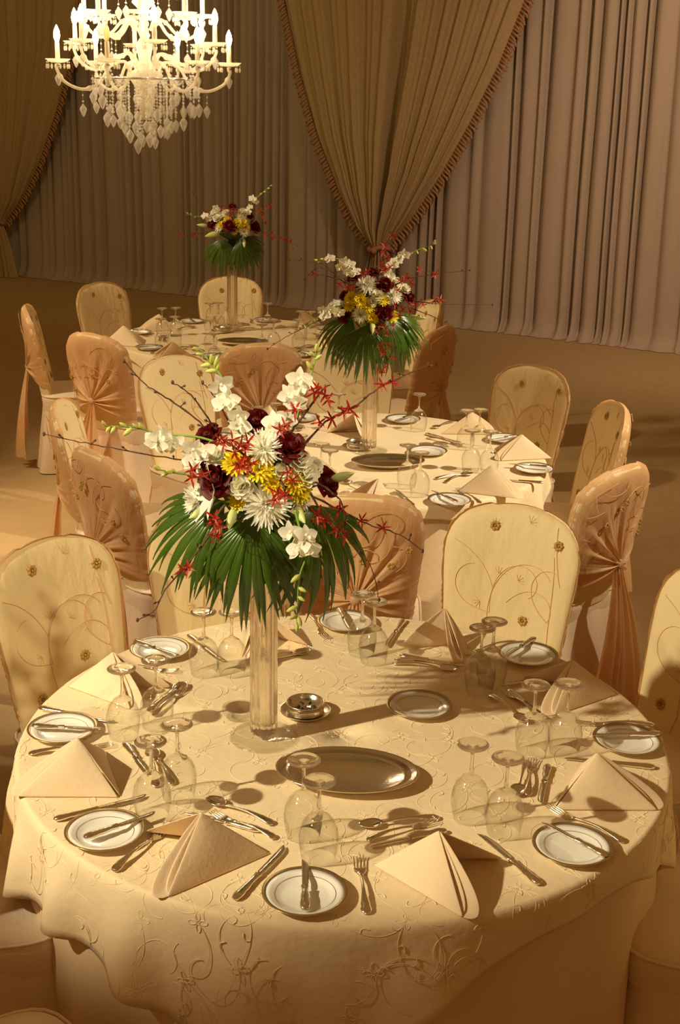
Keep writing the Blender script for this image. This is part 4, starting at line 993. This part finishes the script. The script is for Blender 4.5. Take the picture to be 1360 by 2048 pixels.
B1.spray([(590, 1020), (600, 1060), (612, 1110), (598, 1160), (594, 1258)], [(582, 1065), (612, 1072), (598, 1100), (618, 1100)], [(588, 1150), (605, 1170), (572, 1205), (606, 1190), (588, 1225), (598, 1235), (594, 1252)], -0.13, -0.17)
B1.spray([(410, 960), (380, 950), (345, 945), (312, 938)], [(385, 925)], [(320, 938), (345, 945), (352, 940), (335, 950)], -0.08, -0.10)
R = dict(kind='mokara', ds='red spidery orchid spray', nm='orchid_spray')
B1.spray([(560, 890), (600, 840), (645, 780), (660, 770)], [(635, 775), (650, 790), (628, 785), (655, 800), (590, 820), (570, 852), (560, 860)], [], -0.07, -0.05, **R)
B1.spray([(500, 920), (470, 895), (440, 875)], [(450, 885), (465, 880), (480, 890), (490, 898), (470, 905), (495, 885), (440, 880), (480, 925)], [], -0.13, -0.14, **R)
B1.spray([(510, 950), (485, 935), (470, 925)], [(490, 922), (480, 935), (500, 930)], [], -0.15, -0.17, **R)
B1.spray([(560, 960), (570, 980), (560, 1000)], [(555, 985), (550, 1000), (585, 960), (575, 945), (570, 990)], [], -0.15, -0.17, **R)
B1.spray([(450, 1010), (435, 1030), (430, 1070)], [(430, 1035), (440, 1055), (432, 1072), (425, 1045)], [], -0.12, -0.15, **R)
B1.spray([(620, 985), (640, 1020), (650, 1040)], [(635, 1030), (648, 1040)], [], -0.13, -0.12, **R)
B1.spray([(420, 950), (395, 955), (380, 945)], [(385, 940), (382, 955), (405, 948)], [], -0.10, -0.13, **R)
B1.twig([(440, 900), (400, 845), (340, 800), (290, 768), (248, 722)]); B1.twig([(460, 900), (415, 835), (382, 790), (345, 765)]); B1.twig([(475, 890), (455, 840), (430, 795), (405, 765)])
B1.twig([(430, 925), (330, 915), (220, 895), (150, 882), (88, 868)], r=0.002); B1.twig([(440, 1040), (390, 1110), (330, 1180), (310, 1220), (275, 1240)], d0=-0.1, d1=-0.16, reds=[(365, 1138), (378, 1136)])
B1.twig([(590, 910), (650, 845), (705, 815), (755, 778), (800, 755), (857, 730)], reds=[(688, 825), (700, 818), (765, 768), (785, 765), (640, 845), (665, 838)])
B1.twig([(620, 990), (680, 1020), (735, 1048), (800, 1070), (845, 1102)], d0=-0.08, d1=-0.1, reds=[(722, 1040), (765, 1055), (680, 1018)])
B1.twig([(640, 1010), (690, 1070), (740, 1130), (758, 1200)], d0=-0.1, d1=-0.13, r=0.002); B1.twig([(625, 960), (680, 1000), (690, 1060), (672, 1070)], d0=-0.1, d1=-0.1, reds=[(672, 1060), (690, 1070), (640, 1040)])

# ---- middle bouquet
V2 = vase((737, 903), 0.46, 'tall fluted glass column on a round foot carrying the middle bouquet')
B2 = Bouquet('middle', V2, (748, 612), 0.135)
for hub, dep, ax, fc, s_, k in (((735, 650), -0.09, (-0.15, -0.5, -0.7), (0, -1, 0.5), 0.95, 1), ((705, 635), -0.03, (-0.75, -0.4, -0.5), (-0.3, -0.7, 0.7), 0.9, 0), ((775, 640), -0.05, (0.6, -0.4, -0.75), (0.4, -0.9, 0.4), 0.95, 2),
                                ((780, 630), 0.0, (0.95, -0.2, -0.15), (0.1, -0.6, 0.9), 0.8, 1), ((745, 630), 0.06, (0.4, 0.8, -0.35), (0, 0.6, 1), 0.85, 0)):
    B2.fan(hub, dep, ax, fc, s_, k)
for px, s_ in (((712, 555), 0.9), ((768, 572), 0.95), ((768, 625), 0.95), ((692, 630), 0.9), ((815, 597), 0.9), ((745, 548), 0.7), ((690, 592), 0.6)): B2.flower('rose', px, s_)
for px, s_ in (((735, 572), 0.85), ((722, 630), 0.65), ((785, 592), 0.75)): B2.flower('chrys', px, s_)
for px, s_ in (((703, 597), 0.9), ((722, 602), 1.0), ((738, 612), 0.9), ((765, 600), 0.9), ((745, 635), 0.9), ((782, 632), 0.9), ((700, 612), 0.8)): B2.flower('daisy', px, s_)
for px, s_ in (((755, 592), 1.0), ((790, 570), 1.1), ((808, 580), 0.9), ((745, 605), 0.8), ((680, 612), 0.9)): B2.flower('carn', px, s_)
B2.flower('lily', (745, 640), 0.8, d=(0, -0.8, -0.8)); B2.flower('lily', (820, 632), 0.8, d=(1, -0.2, -0.1))
B2.spray([(725, 570), (700, 530), (670, 517), (632, 522)], [(690, 525), (682, 535), (700, 530), (697, 545), (660, 518), (710, 545)], [(640, 524), (648, 518), (635, 520)], -0.04, -0.06)
B2.spray([(775, 570), (790, 535), (825, 505), (873, 487)], [(785, 530), (778, 550), (795, 522), (808, 510), (770, 560)], [(830, 505), (845, 500), (858, 495), (865, 487), (850, 507), (820, 508)], -0.04, -0.03)
B2.spray([(700, 610), (670, 615), (635, 635), (600, 655)], [(660, 620), (670, 608), (650, 632), (645, 622), (678, 625)], [(632, 648), (622, 655), (612, 650), (600, 650), (640, 650)], -0.08, -0.12)
R2 = dict(kind='mokara', ds='red spidery orchid spray', nm='orchid_spray')
for st, bl in (([(755, 560), (765, 520), (770, 490)], [(770, 492), (765, 505), (775, 515), (762, 528), (780, 535), (768, 540)]), ([(720, 575), (700, 572), (680, 570)], [(680, 568), (692, 575), (705, 575), (735, 545), (725, 550)]),
               ([(790, 570), (810, 560), (825, 550)], [(800, 560), (812, 555), (822, 565), (795, 580)]), ([(770, 610), (790, 620), (820, 625)], [(790, 610), (805, 618), (820, 622), (800, 630), (830, 610)]),
               ([(765, 640), (770, 660), (765, 690)], [(758, 650), (770, 655), (785, 652), (775, 668), (762, 690), (778, 690), (755, 662)]), ([(780, 660), (790, 690), (765, 740)], [(765, 705), (785, 715), (770, 735), (762, 745), (765, 700)])):
    B2.spray(st, bl, [], -0.10, -0.13, **R2)
B2.twig([(720, 580), (680, 560), (625, 545)], reds=[(628, 548)]); B2.twig([(790, 590), (850, 605), (880, 600)], reds=[(870, 602), (880, 600), (845, 610)]); B2.twig([(800, 560), (870, 548), (940, 541)], reds=[(838, 540), (870, 548)], r=0.002)
B2.twig([(800, 600), (880, 608), (985, 610)], r=0.0018); B2.twig([(680, 620), (620, 650), (570, 675), (535, 698)], r=0.002); B2.twig([(770, 540), (790, 500), (780, 465)], reds=[(785, 470)], r=0.0018); B2.twig([(700, 580), (650, 530), (580, 520)], r=0.0018)
B2.twig([(700, 565), (640, 535), (610, 560)], r=0.0018); B2.twig([(820, 615), (900, 650), (915, 680)], r=0.0018)

# ---- far bouquet
V3 = vase((465, 663), 0.46, 'tall glass column carrying the far bouquet')
B3 = Bouquet('far', V3, (464, 455), 0.13)
for hub, dep, ax, fc, s_, k in (((450, 478), -0.06, (-0.35, -0.5, -0.75), (-0.1, -1, 0.5), 0.92, 1), ((480, 478), -0.06, (0.4, -0.5, -0.75), (0.2, -1, 0.5), 0.92, 0), ((465, 475), 0.05, (0.3, 0.8, -0.4), (0, 0.6, 1), 0.8, 2), ((490, 475), 0.0, (0.8, -0.1, -0.45), (0.2, -0.8, 0.6), 0.75, 2)):
    B3.fan(hub, dep, ax, fc, s_, k)
for px, s_ in (((427, 450), 1.1), ((460, 453), 1.2), ((508, 455), 1.1), ((497, 432), 0.8), ((465, 415), 0.7)): B3.flower('rose', px, s_)
for px, s_ in (((487, 462), 0.7), ((438, 455), 0.6), ((482, 435), 0.6)): B3.flower('chrys', px, s_)
for px, s_ in (((475, 447), 1.0), ((485, 445), 1.0), ((490, 455), 0.9), ((442, 450), 0.8), ((468, 462), 0.8), ((455, 440), 0.8)): B3.flower('daisy', px, s_)
for px, s_ in (((485, 428), 1.2), ((452, 428), 1.0), ((435, 438), 1.0), ((430, 428), 1.0)): B3.flower('carn', px, s_)
B3.flower('lily', (440, 466), 1.2, d=(-1, -0.5, -0.2)); B3.flower('lily', (488, 476), 0.8, d=(0.1, -0.6, -0.9)); B3.flower('lily', (418, 452), 0.9, d=(-1, -0.2, 0.1))
B3.spray([(455, 440), (430, 430), (400, 433), (378, 430)], [(410, 432), (420, 438), (428, 425), (438, 432), (432, 418)], [(385, 430), (392, 434), (378, 428)], -0.04, -0.06)
B3.spray([(485, 440), (505, 405), (520, 390), (540, 372)], [(500, 415), (495, 425), (510, 402), (505, 398)], [(520, 390), (528, 385), (536, 378), (542, 372)], -0.04, -0.04)
for st, bl in (([(465, 440), (460, 420), (455, 410)], [(450, 420), (460, 425), (470, 418), (462, 432), (478, 425), (445, 412)]), ([(495, 450), (520, 435), (540, 412)], [(520, 420), (535, 415), (540, 410), (525, 432), (530, 445)]),
               ([(500, 460), (530, 470), (560, 478)], [(530, 470), (545, 465), (562, 475), (580, 482), (572, 478), (545, 478)])):
    B3.spray(st, bl, [], -0.08, -0.08, **R2)
B3.twig([(430, 462), (395, 468), (360, 470)], reds=[(362, 470), (385, 470), (390, 468)]); B3.twig([(500, 455), (545, 470), (595, 492)], r=0.0018); B3.twig([(430, 440), (400, 410), (385, 385)], r=0.0018)

# ------------------------------------------------------------------ chandelier
CXY = at_y(290, 150, 7.2); CX, CY = CXY.x, 7.2
ch = thing('crystal_chandelier', 'blazing crystal chandelier with candle bulbs and long bead strands hanging before the curtain', 'chandelier', None, (CX, CY, TZ + 0.40 + 0.0))
def cz(py): return at_y(290, py, 7.2).z - (TZ + 0.40)
zl = cz(125); zu = cz(35)
b = MB(); b.lathe([(0.012, cz(240)), (0.03, cz(225)), (0.05, cz(200)), (0.03, cz(185)), (0.06, cz(170)), (0.095, cz(150)), (0.05, cz(138)), (0.03, cz(120)), (0.045, cz(90)), (0.02, cz(75)), (0.022, cz(20)), (0.06, cz(5)), (0.03, cz(-20)), (0.018, cz(-60)), (0.05, cz(-90)), (0.012, cz(-120)), (0.012, 3.2)], 20)
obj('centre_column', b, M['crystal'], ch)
b = MB(); b.lathe([(0, 3.17), (0.07, 3.17), (0.08, 3.2), (0, 3.22)], 20); obj('ceiling_rose', b, M['chrome'], ch)
b = MB()
b.lathe([(0.0, 0.0), (0.018, 0.001), (0.045, 0.006), (0.058, 0.016), (0.062, 0.020), (0.060, 0.021), (0.045, 0.010), (0.018, 0.005), (0, 0.004)], 24, flute=8, fl=0.05)
for k in range(8):
    a = k * PI / 4; b.ball((0.057 * math.cos(a), 0.057 * math.sin(a), 0.004), 0.004, 6, 4); b.ball((0.057 * math.cos(a), 0.057 * math.sin(a), -0.016), 0.0065, 6, 5, (0.9, 0.5, 2.0))
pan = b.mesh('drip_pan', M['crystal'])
b = MB(); b.lathe([(0, 0.0), (0.012, 0.0), (0.0125, 0.01), (0.0115, 0.095), (0.0, 0.097)], 12); sleeve = b.mesh('candle_sleeve', M['candle'])
b = MB(); b.lathe([(0.008, 0.097), (0.014, 0.115), (0.0165, 0.130), (0.0135, 0.152), (0.005, 0.172), (0, 0.180)], 12)
bulb = b.mesh('bulb', M['bulb']); b2 = MB(); b2.v, b2.f, b2.n = b.v, b.f, b.n; bulb_off = b2.mesh('bulb', M['bulb_off'])
b = MB(); b.lathe([(0, 0.0), (0.010, -0.002), (0.013, -0.012), (0, -0.016)], 12); cup = b.mesh('cup', M['chrome'])
def pend(b, c, s_=1.0):
    x, y, z = c; b.ball((x, y, z + 0.010 * s_), 0.0055 * s_, 6, 4)
    b.lathe([(0.001, 0.0), (0.017 * s_, -0.022 * s_), (0.019 * s_, -0.030 * s_), (0.008 * s_, -0.058 * s_), (0.0, -0.068 * s_)], 6, c=(x, y, z), sy=0.6)
def arm_set(n, rad, zp, z0, r0, dip, ph, off):
    for k in range(n):
        a = ph + 2 * PI * k / n; c, s_ = math.cos(a), math.sin(a)
        arm = [(r0, z0), (r0 + 0.03, z0 + 0.05), (r0 + (rad - r0) * 0.28, z0 + 0.03), (r0 + (rad - r0) * 0.45, zp - dip * 0.75), (r0 + (rad - r0) * 0.68, zp - dip), (rad - 0.03, zp - dip * 0.72), (rad + 0.006, zp - dip * 0.25), (rad, zp - 0.012)]
        pts = []
        for i in range(len(arm) - 1):
            p0, p1, p2, p3 = [Vector((*arm[max(0, min(len(arm) - 1, q))], 0)) for q in (i - 1, i, i + 1, i + 2)]
            for j_ in range(5):
                t = j_ / 5; v = 0.5 * ((2 * p1) + (p2 - p0) * t + (2 * p0 - 5 * p1 + 4 * p2 - p3) * t * t + (3 * p1 - p0 - 3 * p2 + p3) * t ** 3); pts.append((v.x * c, v.x * s_, v.y))
        pts.append((rad * c, rad * s_, zp - 0.012))
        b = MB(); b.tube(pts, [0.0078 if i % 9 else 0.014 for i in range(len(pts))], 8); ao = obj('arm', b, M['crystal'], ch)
        link('drip_pan', pan, ao, (rad * c, rad * s_, zp)); link('cup', cup, ao, (rad * c, rad * s_, zp)); link('candle_sleeve', sleeve, ao, (rad * c, rad * s_, zp + 0.004))
        link('bulb', bulb_off if k in off else bulb, ao, (rad * c, rad * s_, zp + 0.004))
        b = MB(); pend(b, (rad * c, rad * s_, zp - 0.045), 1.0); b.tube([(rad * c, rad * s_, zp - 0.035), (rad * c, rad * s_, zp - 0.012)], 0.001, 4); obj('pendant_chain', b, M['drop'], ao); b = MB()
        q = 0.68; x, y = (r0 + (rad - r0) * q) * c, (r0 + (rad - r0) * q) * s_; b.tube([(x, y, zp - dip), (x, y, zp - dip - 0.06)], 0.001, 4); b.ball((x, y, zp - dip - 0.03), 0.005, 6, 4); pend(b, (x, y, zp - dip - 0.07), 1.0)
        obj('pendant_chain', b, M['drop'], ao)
arm_set(6, 0.44, cz(130), cz(145), 0.07, 0.125, 0.25, (4,))
arm_set(6, 0.385, cz(92), cz(128), 0.06, 0.12, 0.80, (1,))
arm_set(8, 0.30, zu, cz(60), 0.05, 0.10, 0.1, (2,))
arm_set(5, 0.18, cz(-50), cz(-20), 0.04, 0.08, 0.4, ())
# bead strands
rnd = random.Random(4)
for (n, rr, zt, zb) in ((6, 0.05, cz(165), cz(270)), (9, 0.12, cz(160), cz(252)), (12, 0.19, cz(158), cz(228)), (13, 0.27, cz(160), cz(196))):
    for k in range(n):
        a = 2 * PI * k / n + rnd.uniform(-.1, .1); r = rr * rnd.uniform(0.9, 1.08); x, y = r * math.cos(a), r * math.sin(a); z1 = zb + rnd.uniform(-0.025, 0.04); b = MB(); z = zt; i = 0
        while z > z1:
            s_ = 0.0066 if i % 5 else 0.0088; b.ball((x, y, z), s_, 7, 5); z -= 0.0165; i += 1
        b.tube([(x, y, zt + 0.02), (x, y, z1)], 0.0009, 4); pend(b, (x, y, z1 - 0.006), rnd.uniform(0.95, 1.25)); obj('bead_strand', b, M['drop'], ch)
# swags of beads between the arms
for k in range(10):
    a0 = 0.25 + 2 * PI * k / 10; a1 = a0 + 2 * PI / 10; b = MB()
    for i in range(17):
        t = i / 16; a = lerp(a0, a1, t); rr = 0.25; b.ball((rr * math.cos(a), rr * math.sin(a), cz(128) - 0.10 * math.sin(PI * t)), 0.0065, 6, 4)
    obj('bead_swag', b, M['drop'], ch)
for rr, z in ((0.26, cz(158)), (0.19, cz(156)), (0.12, cz(158))):
    b = MB(); b.tube([(rr * math.cos(a), rr * math.sin(a), z) for a in [2 * PI * k / 40 for k in range(41)]], 0.004, 6, False)
    for a in (0, PI / 2): b.tube([(rr * math.cos(a), rr * math.sin(a), z), (-rr * math.cos(a), -rr * math.sin(a), z)], 0.003, 5)
    obj('bead_ring', b, M['chrome'], ch)
